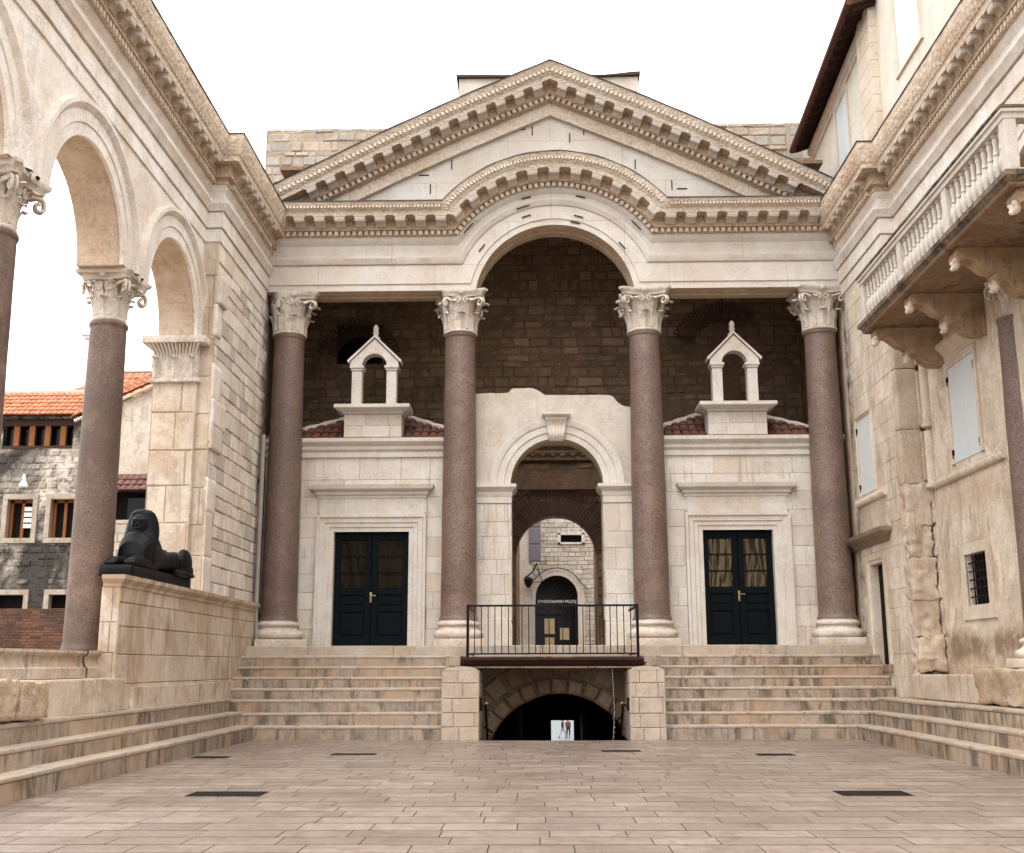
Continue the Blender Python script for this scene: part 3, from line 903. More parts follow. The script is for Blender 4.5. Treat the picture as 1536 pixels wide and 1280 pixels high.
# ------------------------------------------------------------------ arched wall in the middle bay
def build_gateway():
    T = thing('central_archway', 'plastered wall with a round keystoned arch between the two middle columns', 'archway', (.06, .3, 1.88))
    y = .30; cx, zs, Rr = .085, 5.77, 1.14
    brk = [(-2.0, 8.06), (-1.6, 8.08), (-1.12, 8.07), (-1.0, 8.19), (-.5, 8.20), (-.33, 8.12), (-.2, 8.02), (.6, 8.01), (1.42, 8.01), (1.52, 7.95), (1.62, 7.80), (1.75, 7.72), (1.9, 7.70), (2.1, 7.80)]
    def hi(x):
        for (a, b), (c, d) in zip(brk, brk[1:]):
            if x <= c: return b + (d - b) * (x - a) / (c - a) + .012 * noise.noise(Vector((x * 9, 3, 1)))
        return brk[-1][1]
    mb = MB()
    xs = sorted(set([-2.0 + .1 * i for i in range(42)] + archx(cx, Rr, 36)))
    xs = [x for x in xs if x <= 2.1]
    stripwall(mb, lambda x, z, d: (x, d, z), xs, archlo(cx, Rr, zs, 1.885), hi, y, y + .75)
    mb.build('wall', [M['plaster'], M['soffit']], T)
    for s in (-1, 1):
        a, b = (cx - 1.98, cx - Rr) if s < 0 else (cx + Rr, cx + 1.98)
        mb = MB()
        ashlar(mb, (a, y - .035, 2.5), (1,0,0), (0,0,1), (0,-1,0), b - a, 2.80, (.30,.62), (.28,.62), seed=21 + s, gap=.006, ch=.006, jit=.003)
        xi = cx + s * (Rr - .03)
        ashlar(mb, (xi, y - .035, 2.5), (0,1,0), (0,0,1), (-s,0,0), .78, 2.80, (.40,.62), (.78,.9), seed=25 + s, gap=.006, ch=.006, jit=.002)
        mb.cur = 0
        mb.box(a - .02, b + .04, y - .10, y + .02, 1.885, 2.42, .02); mb.box(a - .02, b + .02, y - .06, y + .02, 2.40, 2.52, .02)
        mb.build('pier', [M['block'], M['mortar']], T)
        mb = MB()
        e = cx + s * Rr; o = cx + s * 1.98
        pth = [(o, y - .03), (e, y - .03), (e, y + .75)] if s < 0 else [(e, y + .75), (e, y - .03), (o, y - .03)]
        sweep(mb, pth, [(0,5.30),(.03,5.31),(.03,5.44),(.02,5.45),(.05,5.52),(.05,5.58),(.12,5.66),(.15,5.69),(.15,5.765),(-.2,5.768)])
        mb.build('impost', M['clean'], T, smooth=25)
    mb = MB()
    arc_mould(mb, (cx, y, zs), (1,0,0), (0,0,1), (0,-1,0), [(Rr, -.3), (Rr - .01, .05), (Rr + .14, .05), (Rr + .15, .075), (Rr + .31, .075), (Rr + .33, .10), (Rr + .45, .13), (Rr + .50, .13), (Rr + .50, 0)], seg=56)
    mb.build('archivolt', M['clean'], T, smooth=25)
    mb = MB()
    zt = 7.52
    for (w0, w1, z0, z1, yo) in ((.17, .255, 6.83, 7.36, .20),):
        q = [(-w0, z0), (w0, z0), (w1, z1), (-w1, z1)]
        rows = []
        for i in range(9):
            t = i / 8; wv = w0 + (w1 - w0) * t; zz = z0 + (z1 - z0) * t
            yy = y - .12 - .11 * t - .05 * math.sin(t * PI * 2)
            rows.append([(cx + wv * (j/12*2 - 1), yy - .018 * abs(math.sin(j * PI * 6 / 12)), zz) for j in range(13)])
        mb.grid(rows)
        for s in (-1, 1):
            mb.grid([[(cx + s * (w0 + (w1-w0)*i/8), y - .12 - .11*i/8 - .05*math.sin(i/8*2*PI), z0 + (z1-z0)*i/8) for i in range(9)], [(cx + s * (w0 + (w1-w0)*i/8), y, z0 + (z1-z0)*i/8) for i in range(9)]])
        mb.poly([(cx - w0, y - .12, z0), (cx + w0, y - .12, z0), (cx + w0, y, z0), (cx - w0, y, z0)])
    sweep(mb, [(cx - .26, y), (cx - .26, y - .2), (cx + .26, y - .2), (cx + .26, y)], [(-.02,7.34),(.01,7.36),(.01,7.40),(.07,7.45),(.09,7.47),(.09,7.53),(-.2,7.535)])
    mb.build('keystone', M['clean'], T, smooth=30)
    # floor slab of the passage
    return T

# ------------------------------------------------------------------ vestibule behind the portico
def build_vestibule():
    T = thing('vestibule_hall', 'tall dark rubble hall rising behind the portico and its gable', 'building', (0, 4, 1.88))
    y = 4.0
    # back wall of the portico
    mb = MB()
    acx, aR, azs = .12, 1.12, 4.45
    holes = [(7.1 + acx - aR, 7.1 + acx + aR, 0, azs - 1.88), (1.0, 2.3, 8.0, 9.15), (11.75, 12.45, 6.9, 9.25)]
    for i in range(16):
        a, b = i / 16, (i + 1) / 16
        z0 = aR * a; xx = math.sqrt(max(0, 1 - a * a)) * aR
        holes.append((7.1 + acx - xx, 7.1 + acx + xx, azs - 1.88 + aR * a, azs - 1.88 + aR * b))
    ashlar(mb, (-7.1, y, 1.88), (1,0,0), (0,0,1), (0,-1,0), 14.2, 12.4, (.16,.34), (.25,.75), holes=holes, rough=.028, gap=.012, ch=.02, jit=.03, seed=77)
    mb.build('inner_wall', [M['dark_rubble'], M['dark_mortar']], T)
    mb = MB()
    xs = sorted(set([-8.4, 8.0, acx] + archx(acx, aR, 24)))
    stripwall(mb, lambda x, z, d: (x, d, z), xs, archlo(acx, aR, azs, 1.88), lambda x: 13.5, y + .06, y + 1.2)
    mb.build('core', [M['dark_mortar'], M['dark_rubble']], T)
    # brick arch round the doorway
    mb = MB(); n = 46
    for i in range(n):
        a = PI * (i + .5) / n
        c, s = math.cos(a), math.sin(a)
        for k, (r0, r1) in enumerate(((aR - .02, aR + .42), (aR + .44, aR + .74))):
            w = PI * r0 / n * .44
            P = [(acx + c*r - s*t, y - .06 + .03 * k, azs + s*r + c*t) for r, t in ((r0, -w), (r1, -w), (r1, w), (r0, w))]
            Q = [(p[0], y + .5, p[2]) for p in P]
            mb.poly(P); mb.grid([P, Q], True)
    mb.build('brick_arch', M['brickarch'], T)
    # lintel and its cornice over the doorway
    mb = MB(); mb.box(-1.85, 2.1, y - .22, y + .02, 6.18, 6.62, .02); mb.build('lintel', M['dark_rubble'], T)
    mb = MB()
    sweep(mb, [(-1.9, y + .02), (-1.9, y - .1), (2.15, y - .1), (2.15, y + .02)], [(0,7.0),(.06,7.02),(.06,7.12),(.16,7.2),(.16,7.28),(.3,7.36),(.34,7.5),(-.1,7.52)])
    for i in range(14): mb.box(-1.7 + .28*i, -1.58 + .28*i, y - .24, y - .1, 7.13, 7.2)
    mb.build('inner_cornice', M['dark_rubble'], T)
    # the two relieving arches and the blind windows below them
    for bx, bz, r0, r1, a0, a1, n in ((-5.45, 10.0, .66, 1.2, .15, PI - .15, 30), (4.9, 10.1, .9, 1.5, .9, PI - .3, 26)):
        mb = MB()
        for i in range(n):
            a = a0 + (a1 - a0) * (i + .5) / n; c, s = math.cos(a), math.sin(a); w = (a1 - a0) * r0 / n * .36
            P = [(bx + c*r - s*t, y - .05, bz + s*r + c*t) for r, t in ((r0, -w), (r1, -w), (r1, w), (r0, w))]
            mb.poly(P); mb.grid([P, [(p[0], y + .1, p[2]) for p in P]], True)
        mb.build('brick_arch', M['brickarch'], T)
    mb = MB(); mb.box(-6.12, -4.78, y + .05, y + .5, 9.86, 11.05); mb.build('blind_window', M['black'], T)
    mb = MB(); mb.box(4.62, 5.38, y + .05, y + .5, 8.75, 11.15); mb.build('blind_window', M['dark_mortar'], T)
    # the hall top seen over the gable
    mb = MB()
    topL = lambda x: 3.78 + .1 * noise.noise(Vector((x * 1.7, 0, 0))) + .08 * noise.noise(Vector((x * 6, 4, 0)))
    ashlar(mb, (-8.42, y, 13.5), (1,0,0), (0,0,1), (0,-1,0), 16.4, 3.95, (.15,.33), (.2,.62), rough=.018, gap=.014, ch=.022, jit=.02, seed=31, top=topL)
    ashlar(mb, (-8.42, y + 1.2, 13.5), (0,-1,0), (0,0,1), (-1,0,0), 1.2, 3.55, (.2,.42), (.25,.75), rough=.02, gap=.018, ch=.022, jit=.02, seed=32)
    mb.cur = 1; mb.box(-8.35, 7.95, y + .06, y + 1.2, 13.5, 17.08)
    mb.build('upper_wall', [M['old_rubble'], M['mortar']], T)
    mb = MB(); mb.box(-2.72, 2.82, y + .9, y + 3.5, 16.8, 19.25); mb.build('attic_block', M['plaster'], T)
    mb = MB()
    rows = []
    for x in [-2.8 + 5.68 * i / 20 for i in range(21)]:
        w = .05 * math.sin(x * 2.3 + 1) * (.3 if x < 0 else 1); rows.append([(x, y + .8, 19.25 + w*.3), (x, y + .8, 19.33 + w), (x, y + 3.6, 19.36 + w), (x, y + 3.6, 19.25)])
    mb.grid(rows, True); mb.build('coping', M['brownwood'], T)
    # thin vent pipe on the right
    mb = MB(); mb.tube([(7.05, y - .3, 15.0), (7.02, y - .3, 16.9), (7.02, y - .3, 17.0)], .05, 8); mb.build('vent_pipe', M['pipe'], T)
    # ceiling of the portico and its end walls
    mb = MB(); mb.box(-7.1, 7.1, .45, 4.0, 14.2, 14.3)
    mb.box(-8.4, -7.1, -.1, 4.0, 1.88, 13.0); mb.box(7.1, 8.2, -.1, 4.0, 1.88, 13.0)
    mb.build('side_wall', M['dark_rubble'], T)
    # side walls of the passage and of the open rotunda, far doorway
    mb = MB()
    mb.box(-1.9, -1.22, 1.05, 3.95, 1.88, 6.2); mb.box(1.40, 2.1, 1.05, 3.95, 1.88, 6.2)
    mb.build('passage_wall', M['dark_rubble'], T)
    mb = MB()
    for k in range(20):
        a, b = PI * k / 20, PI * (k + 1) / 20
        for s in (0, 1):
            aa, bb = (a, b) if s == 0 else (a + PI, b + PI)
            m = (aa + bb) / 2
            if abs(math.cos(m)) < .32: continue
            P = [(5.9 * math.cos(t), 11.1 + 5.9 * math.sin(t)) for t in (aa, bb)]
            mb.poly([(P[0][0], P[0][1], 1.88), (P[1][0], P[1][1], 1.88), (P[1][0], P[1][1], 10.5), (P[0][0], P[0][1], 10.5)])
    stripwall(mb, lambda x, z, d: (x, d, z), sorted(set([-6, 6, .35] + archx(.35, 1.45, 20))), archlo(.35, 1.45, 7.2, 1.88), lambda x: 9.2, 16.9, 17.4)
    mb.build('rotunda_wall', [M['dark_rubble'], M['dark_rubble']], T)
    mb = MB(); mb.box(-9, 9, .4, 30, 1.70, 1.875); tag(mb.build('upper_terrace', M['street']), kind='structure')
    return T

def text_mesh(txt, size, name, mat, parent, loc, rot=(PI/2, 0, 0), ext=.004):
    cu = bpy.data.curves.new('t', 'FONT'); cu.body = txt; cu.size = size; cu.extrude = ext; cu.align_x = 'CENTER'
    o = bpy.data.objects.new('t', cu); C.objects.link(o)
    bpy.context.view_layer.update()
    me = bpy.data.meshes.new_from_object(o.evaluated_get(bpy.context.evaluated_depsgraph_get()))
    bpy.data.objects.remove(o)
    me.materials.clear(); me.materials.append(mat)
    q = bpy.data.objects.new(name, me); C.objects.link(q); q.location = loc; q.rotation_euler = rot
    if parent: attach(q, parent)
    return q

def build_museum():
    T = thing('museum_house', 'pale stone museum house with arched glazed entrance seen through the central passage', 'building', (.4, 22, 1.88))
    y = 22.0
    cx, Rr, zs = .42, .93, 4.33
    mb = MB()
    holes = [(.98 + 4, 1.99 + 4, 4.35, 5.62)]
    x0 = -4.0
    holes = [(cx - Rr - x0, cx + Rr - x0, 0, zs - 1.88), (.60 - x0, 1.55 - x0, 4.78, 5.12)]
    for i in range(14):
        a, b = i / 14, (i + 1) / 14
        xx = math.sqrt(1 - a*a) * Rr
        holes.append((cx - xx - x0, cx + xx - x0, zs - 1.88 + Rr*a, zs - 1.88 + Rr*b))
    ashlar(mb, (x0, y, 1.88), (1,0,0), (0,0,1), (0,-1,0), 8.5, 8.0, (.13,.26), (.2,.5), holes=holes, rough=.012, gap=.014, ch=.012, jit=.012, seed=61)
    mb.cur = 0
    mb.build('wall', [M['rubble'], M['mortar']], T)
    mb = MB(); mb.box(-4, 4.5, y + .6, y + .8, 1.88, 9.8); mb.build('inner_wall', M['black'], T)
    mb = MB()
    arc_mould(mb, (cx, y, zs), (1,0,0), (0,0,1), (0,-1,0), [(Rr - .02, -.3), (Rr - .02, .04), (Rr + .26, .04), (Rr + .26, -.02)], seg=30)
    for s in (-1, 1): mb.box(*sorted((cx + s*(Rr - .02), cx + s*(Rr + .26))), y - .04, y + .3, 1.88, zs)
    mb.build('arch_surround', M['clean'], T, smooth=30)
    mb = MB()
    pts = [(cx - Rr, y + .25, 1.9)] + [(cx - Rr * math.cos(PI*i/20), y + .25, zs + Rr * math.sin(PI*i/20)) for i in range(21)] + [(cx + Rr, y + .25, 1.9)]
    mb.poly(pts)
    g = mb.build('glass_door', M['glass_dark'], T)
    mb = MB(); mb.box(cx - Rr, cx + Rr, y + .2, y + .245, 3.52, 3.58); mb.box(cx - .02, cx + .02, y + .2, y + .245, 1.9, 3.52); mb.build('door_bar', M['iron'], g)
    text_mesh('ETNOGRAFSKI MUZEJ', .172, 'lettering', M['white'], T, (cx + .02, y + .19, 4.07))
    for (a, b, c, d) in ((-.12, .32, 2.75, 3.4), (.55, .95, 2.5, 3.0), (-.1, .3, 2.05, 2.6)):
        mb = MB(); mb.box(a, b, y + .19, y + .21, c, d); mb.build('poster', M['paper'], T)
    # window slot with a pale frame
    mb = MB()
    for (a, b, c, d) in ((.48, .62, 6.58, 7.08), (1.53, 1.67, 6.58, 7.08), (.48, 1.67, 6.58, 6.67), (.48, 1.67, 6.99, 7.10)): mb.box(a, b, y - .05, y + .2, c, d, .01)
    mb.build('window_frame', M['clean'], T)
    mb = MB(); mb.box(.6, 1.55, y + .1, y + .14, 6.66, 7.0); mb.build('window', M['glass_dark'], T)
    # mauve shutter on the return wall at left
    mb = MB(); mb.box(-4, -.62, y - 1.6, y - .05, 1.88, 9.8); mb.build('side_wing', M['rubble'], T)
    mb = MB()
    for k in range(3):
        mb.box(-.72, -.30, y - 1.68, y - 1.62, 5.72 + k * .72, 6.38 + k * .72, .02)
    mb.box(-.76, -.26, y - 1.66, y - 1.615, 5.68, 7.9); mb.build('shutter', M['shutter_mauve'], T)
    # iron lantern on a bracket, with its sagging cable
    Ln = thing('wall_lantern', 'small black lantern on a bracket by the museum arch', 'lantern', (-.82, y - 1.8, 5.0))
    mb = MB(); mb.tube([(-.95, y - 1.62, 5.0), (-.6, y - 1.8, 5.25), (-.42, y - 1.8, 5.62)], .03, 6); mb.build('bracket', M['iron'], Ln)
    mb = MB(); mb.lathe([(.05, -.25), (.16, -.1), (.2, .1), (.05, .2)], 8, (-.78, y - 1.8, 4.85)); mb.build('lamp_head', M['iron'], Ln)
    mb = MB()
    pts = [(-.42, y - 1.75, 5.5), (-.2, y - .15, 4.95)] + [(cx - 1.13 * math.cos(t), y - .12, 4.45 + 1.1 * math.sin(t)) for t in [.45 + i * .2 for i in range(12)]] + [(1.75, y - .12, 4.62)]
    mb.tube(pts, .022, 6); tag(mb.build('cable', M['pipe_dark']), 'thin dark cable looping over the museum entrance arch', 'cable')
    return T

SIDE = [(0,10.22),(-.02,10.225),(-.02,10.25),(.03,10.255),(.03,10.53),(-.01,10.535),(-.01,10.56),(.06,10.565),(.06,10.90),(.02,10.905),(.02,10.925),(.10,10.93),(.12,10.98),(.18,11.07),(.18,11.13),(.05,11.15),(.05,11.36),(.11,11.45),(.13,11.50)]
SIDE_C = [(.13,11.50),(.15,11.505),(.15,11.62),(.24,11.63),(.24,11.69),(.22,11.70),(.22,11.90),(.42,11.91),(.44,12.03),(.46,12.04),(.54,12.30),(.55,12.46),(-.6,12.50)]
def side_cornice(T, path, mat, sgn, runs):
    """carved cornice with dentils and modillions; runs: (x, y0, y1) stretches that carry modillions"""
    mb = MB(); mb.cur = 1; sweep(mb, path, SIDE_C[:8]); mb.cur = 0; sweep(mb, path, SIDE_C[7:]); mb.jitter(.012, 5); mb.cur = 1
    dn = MB(); dn.box(0, .075, -.04, .04, -.10, 0)
    for (x, y0, y1) in runs:
        y = y0 + .1
        while y < y1:
            if sgn > 0: mb.add(dn, Matrix.Translation((x + .148, y, 11.61)))
            else: mb.add(dn, Matrix.Translation((x - .223, y, 11.61)))
            y += .135
    mb.cur = 0
    tg = MB(); tg.box(-.02, .03, -.045, .045, -.13, .13, .015)
    for (x, y0, y1) in runs:
        y = y0 - .3
        while y < y1 + .3:
            mb.add(tg, Matrix.Translation((x + sgn * .49, y, 12.17)) @ Matrix.Rotation(.36 * sgn, 4, 'Y') @ Matrix.Diagonal((sgn, 1, 1, 1)))
            y += .15
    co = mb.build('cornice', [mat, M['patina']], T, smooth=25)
    mm = modillion_mesh(.22, .20, .23, M['capital'])
    for (x, y0, y1) in runs:
        y = y0 + .25
        while y < y1 - .1:
            place(mm, 'modillion', Matrix.Translation((x + sgn * .215, y, 11.905)) @ Matrix.Rotation(PI/2 * sgn, 4, 'Z'), co)
            y += .46
    mb = MB()
    e = [(p[0], p[1]) for p in path]
    sweep(mb, path, [(.555,12.455),(.567,12.46),(.567,12.485),(-.6,12.52)])
    mb.build('lead_flashing', M['lead'], T)
def build_arcade():
    T = thing('arcade', 'open limestone arcade on granite columns along the left of the court', 'arcade', (-7.8, -10, .8))
    X0, X1 = -7.42, -8.2
    zs, Rr = 8.1, 1.5
    cents = [-6.25, -10.45, -14.65, -18.85]
    def lo(yy):
        for c in cents:
            if abs(yy - c) < Rr: return zs + math.sqrt(Rr*Rr - (yy - c)**2)
        return zs
    ys = sorted(set([-20.4, -4.5] + [q for c in cents for q in archx(c, Rr, 28)]))
    mb = MB(); stripwall(mb, lambda a, z, d: (d, a, z), ys, lo, lambda a: 12.3, X0, X1)
    mb.build('arch_wall', [M['arcade'], M['soffit']], T)
    mb = MB()
    for c in cents:
        arc_mould(mb, (X0, c, zs), (0,1,0), (0,0,1), (1,0,0), [(Rr - .035, -.03), (Rr - .035, .035), (Rr + .16, .035), (Rr + .17, .055), (Rr + .37, .055), (Rr + .39, .08), (Rr + .46, .13), (Rr + .53, .13), (Rr + .55, 0)], seg=44)
    mb.build('archivolt', M['arcade'], T, smooth=25)
    path = [(X0, -20.4), (X0, -4.5), (-7.1, -4.5), (-7.1, -.45)]
    mb = MB(); sweep(mb, path, SIDE); mb.jitter(.009, 3.5)
    mb.build('entablature', M['arcade'], T, smooth=25)
    side_cornice(T, path, M['carved_side'], 1, [(X0, -17, -4.75), (-7.1, -4.45, -.95)])
    sh = shaft_mesh(.345, .30, 5.55, M['granite_dark']); cm = capital_mesh(.84, .30, 0, 2); cw = capital_mesh(.84, .30, .3, 4)
    for k, yy in enumerate((-8.35, -12.55, -16.75)):
        c = bpy.data.objects.new('column', None); C.objects.link(c); c.location = (-7.8, yy, 1.68); attach(c, T)
        place(sh, 'shaft', Matrix.Translation((-7.8, yy, 1.69)) @ Matrix.Rotation(k * 2.1 + .4, 4, 'Z'), c)
        place(cm if k else cw, 'capital', Matrix.Translation((-7.8, yy, 7.24)) @ Matrix.Rotation(k * PI/2, 4, 'Z') @ Matrix.Diagonal((.84, .84, 1.03, 1)), c)
        mb = MB(); mb.box(-8.25, -7.35, yy - .5, yy + .5, 8.02, 8.099, .02); mb.build('impost_block', M['capital'], c)
    # pier with a leafed pilaster capital
    mb = MB()
    ashlar(mb, (-8.3, -4.6, 2.87), (1,0,0), (0,0,1), (0,-1,0), .92, 4.33, (.62,.86), (.5,1.0), seed=8, gap=.008, ch=.02, jit=.012, rough=.004)
    ashlar(mb, (-7.38, -4.6, 2.87), (0,1,0), (0,0,1), (1,0,0), .3, 4.33, (.62,.86), (.5,1.0), seed=8, gap=.008, ch=.02, jit=.006)
    ashlar(mb, (-8.3, -4.6, 2.87), (0,-1,0), (0,0,1), (-1,0,0), -.5, 4.33, (.6,.8), (.5,1.0), seed=8)
    mb.cur = 0; mb.box(-8.28, -7.4, -4.57, -4.1, 2.87, 7.3)
    ashlar(mb, (-7.45, -4.5, 2.87), (1,0,0), (0,0,1), (0,-1,0), .35, 7.42, (.62,.86), (.5,1.0), seed=9, gap=.008, ch=.02, jit=.01)
    mb.build('pier', [M['pier'], M['mortar']], T)
    mb = MB()
    for (a, b) in (((-8.32, -4.62), (-7.36, -4.62)),):
        for i in range(14):
            x = -8.25 + i * .062
            rows = []
            for t in [k / 8 for k in range(9)]:
                o = .02 + .16 * t ** 2.2
                rows.append([(x + (x + 7.84) * .28 * t ** 2 + .027 * math.cos(q), -4.62 - o - .03 * math.sin(q), 7.60 + .34 * t) for q in [PI * j / 4 for j in range(5)]])
            mb.grid(rows)
        mb.box(-8.3, -7.38, -4.66, -4.1, 7.2, 7.95)
        bl = lambda z: .30
        for x, w in ((-8.22, .2), (-7.84, .3), (-7.46, .2)):
            t = MB(); leaf(t, -PI/2, .3, 0, .42, w, .22, 1.1, lambda z: .05)
            mb.add(t, Matrix.Translation((x, -4.62, 7.24)))
        mb.box(-8.36, -7.32, -4.70, -4.1, 7.15, 7.23, .02)
        mb.box(-8.5, -7.18, -4.86, -4.1, 7.95, 8.10, .02)
    mb.jitter(.01, 7)
    mb.build('pilaster_capital', M['capital'], T, smooth=50)
    # plinth under the columns
    mb = MB()
    sweep(mb, [(-7.28, -20), (-7.28, -9.12)], [(0,1.27),(.02,1.28),(.02,1.42),(-.02,1.44),(-.05,1.52),(-.05,1.58),(.0,1.62),(.02,1.64),(.02,1.68),(-1.2,1.69)])
    sweep(mb, [(-7.26, -9.6), (-7.26, -9.115), (-7.5, -9.115)], [(0,1.27),(.03,1.28),(.03,1.42),(-.0,1.44),(-.03,1.52),(-.03,1.58),(.02,1.62),(.03,1.64),(.03,1.685),(-.3,1.695)])
    mb.build('plinth', M['parapet'], T, smooth=25)
    mb = MB(); blockrun(mb, -8.6, -7.0, -20, -9.0, .75, 1.27, (1.4, 2.6), 'y', 5, .03); mb.build('podium', M['pier'], T)
    return T

def build_left():
    # ashlar end wall between the arcade and the portico
    T = thing('end_wall', 'tall patchy ashlar wall joining the left arcade to the portico', 'wall', (-7.1, -2.5, 2.87))
    mb = MB()
    ashlar(mb, (-7.1, -4.48, 2.87), (0,1,0), (0,0,1), (1,0,0), 4.4, 7.4, (.24,.40), (.28,.8), seed=14, gap=.012, ch=.014, jit=.012, rough=.006)
    mb.cur = 1; mb.box(-8.2, -7.125, -4.4, -.1, 2.87, 12.3)
    mb.build('masonry', [M['wallblock'], M['mortar']], T)
    mb = MB()
    # large antique quoin stones and the broken stump of an older arch beside the pier
    for (y0, y1, z0, z1, p) in ((-4.49,-3.95,2.88,3.6,.02),(-4.49,-4.0,3.6,4.5,.02),(-4.49,-3.9,4.5,5.2,.02),(-4.49,-3.7,5.8,6.32,.045),(-4.49,-3.55,6.3,6.85,.05),(-4.49,-3.9,6.85,7.6,.015),(-4.5,-3.95,8.9,9.5,.09),(-4.5,-4.15,8.2,8.88,.03)):
        rockbox(mb, -7.16, -7.1 + p, y0, y1, z0, z1, .012, 3.5, .1)
    mb.build('quoin', M['wallblock'], T, smooth=60)
    mb = MB(); mb.tube([(-6.93, -.52, 2.0), (-6.98, -.5, 2.6), (-6.98, -.5, 6.9)], .055, 10); tag(mb.build('downpipe', M['pipe'], None, smooth=60), 'pale grey downpipe beside the left end of the portico', 'pipe')
    # parapet below it
    T = thing('parapet_wall', 'low ashlar parapet with moulded coping under the black sphinx', 'wall', (-7.3, -4.5, .77))
    mb = MB()
    ashlar(mb, (-7.0, -9.1, .76), (0,1,0), (0,0,1), (1,0,0), 8.7, 1.92, (.36,.46), (.4,1.15), seed=17, gap=.008, ch=.01, jit=.006, rough=.003)
    ashlar(mb, (-7.3, -9.1, .76), (1,0,0), (0,0,1), (0,-1,0), .3, 1.92, (.42,.5), (.4,.5), seed=18, gap=.008, ch=.01, jit=.004)
    mb.cur = 0; mb.box(-7.29, -7.02, -9.08, -8.0, .76, 2.68); mb.box(-8.25, -7.02, -7.9, -.3, .76, 2.68)
    rockbox(mb, -7.02, -6.94, -8.4, -1.6, .74, 1.12, .03, 2.2, .2)
    mb.build('masonry', [M['parapet'], M['mortar']], T)
    mb = MB()
    sweep(mb, [(-7.27, -9.1), (-7.0, -9.1), (-7.0, -.4)], [(0,2.67),(.02,2.69),(.02,2.73),(.06,2.77),(.09,2.80),(.10,2.865),(-.27,2.872)])
    mb.box(-8.2, -7.03, -7.95, -.4, 2.66, 2.868)
    mb.jitter(.008, 4); mb.build('coping', M['parapet'], T, smooth=25)
    mb = MB(); blockrun(mb, -7.2, -6.96, -9.9, -8.7, .75, 1.27, (.6, 1.2), 'y', 8, .03); mb.build('footing', M['parapet'], T)
    # big rounded corner blocks on the top step
    mb = MB(); rockbox(mb, -7.3, -6.80, -13.4, -12.75, .79, 1.30, .05, 1.8, .1)
    tag(mb.build('stone_block', M['rough'], None, smooth=60), 'eroded round-cornered block at the left edge, cut off by the frame', 'block', 'loose blocks on the left steps')
    mb = MB(); rockbox(mb, -7.2, -6.78, -12.7, -11.85, .785, 1.27, .05, 1.6, .1)
    tag(mb.build('stone_block', M['rough'], None, smooth=60), 'eroded round-cornered block with a flaked face, next to the smooth podium slab', 'block', 'loose blocks on the left steps')

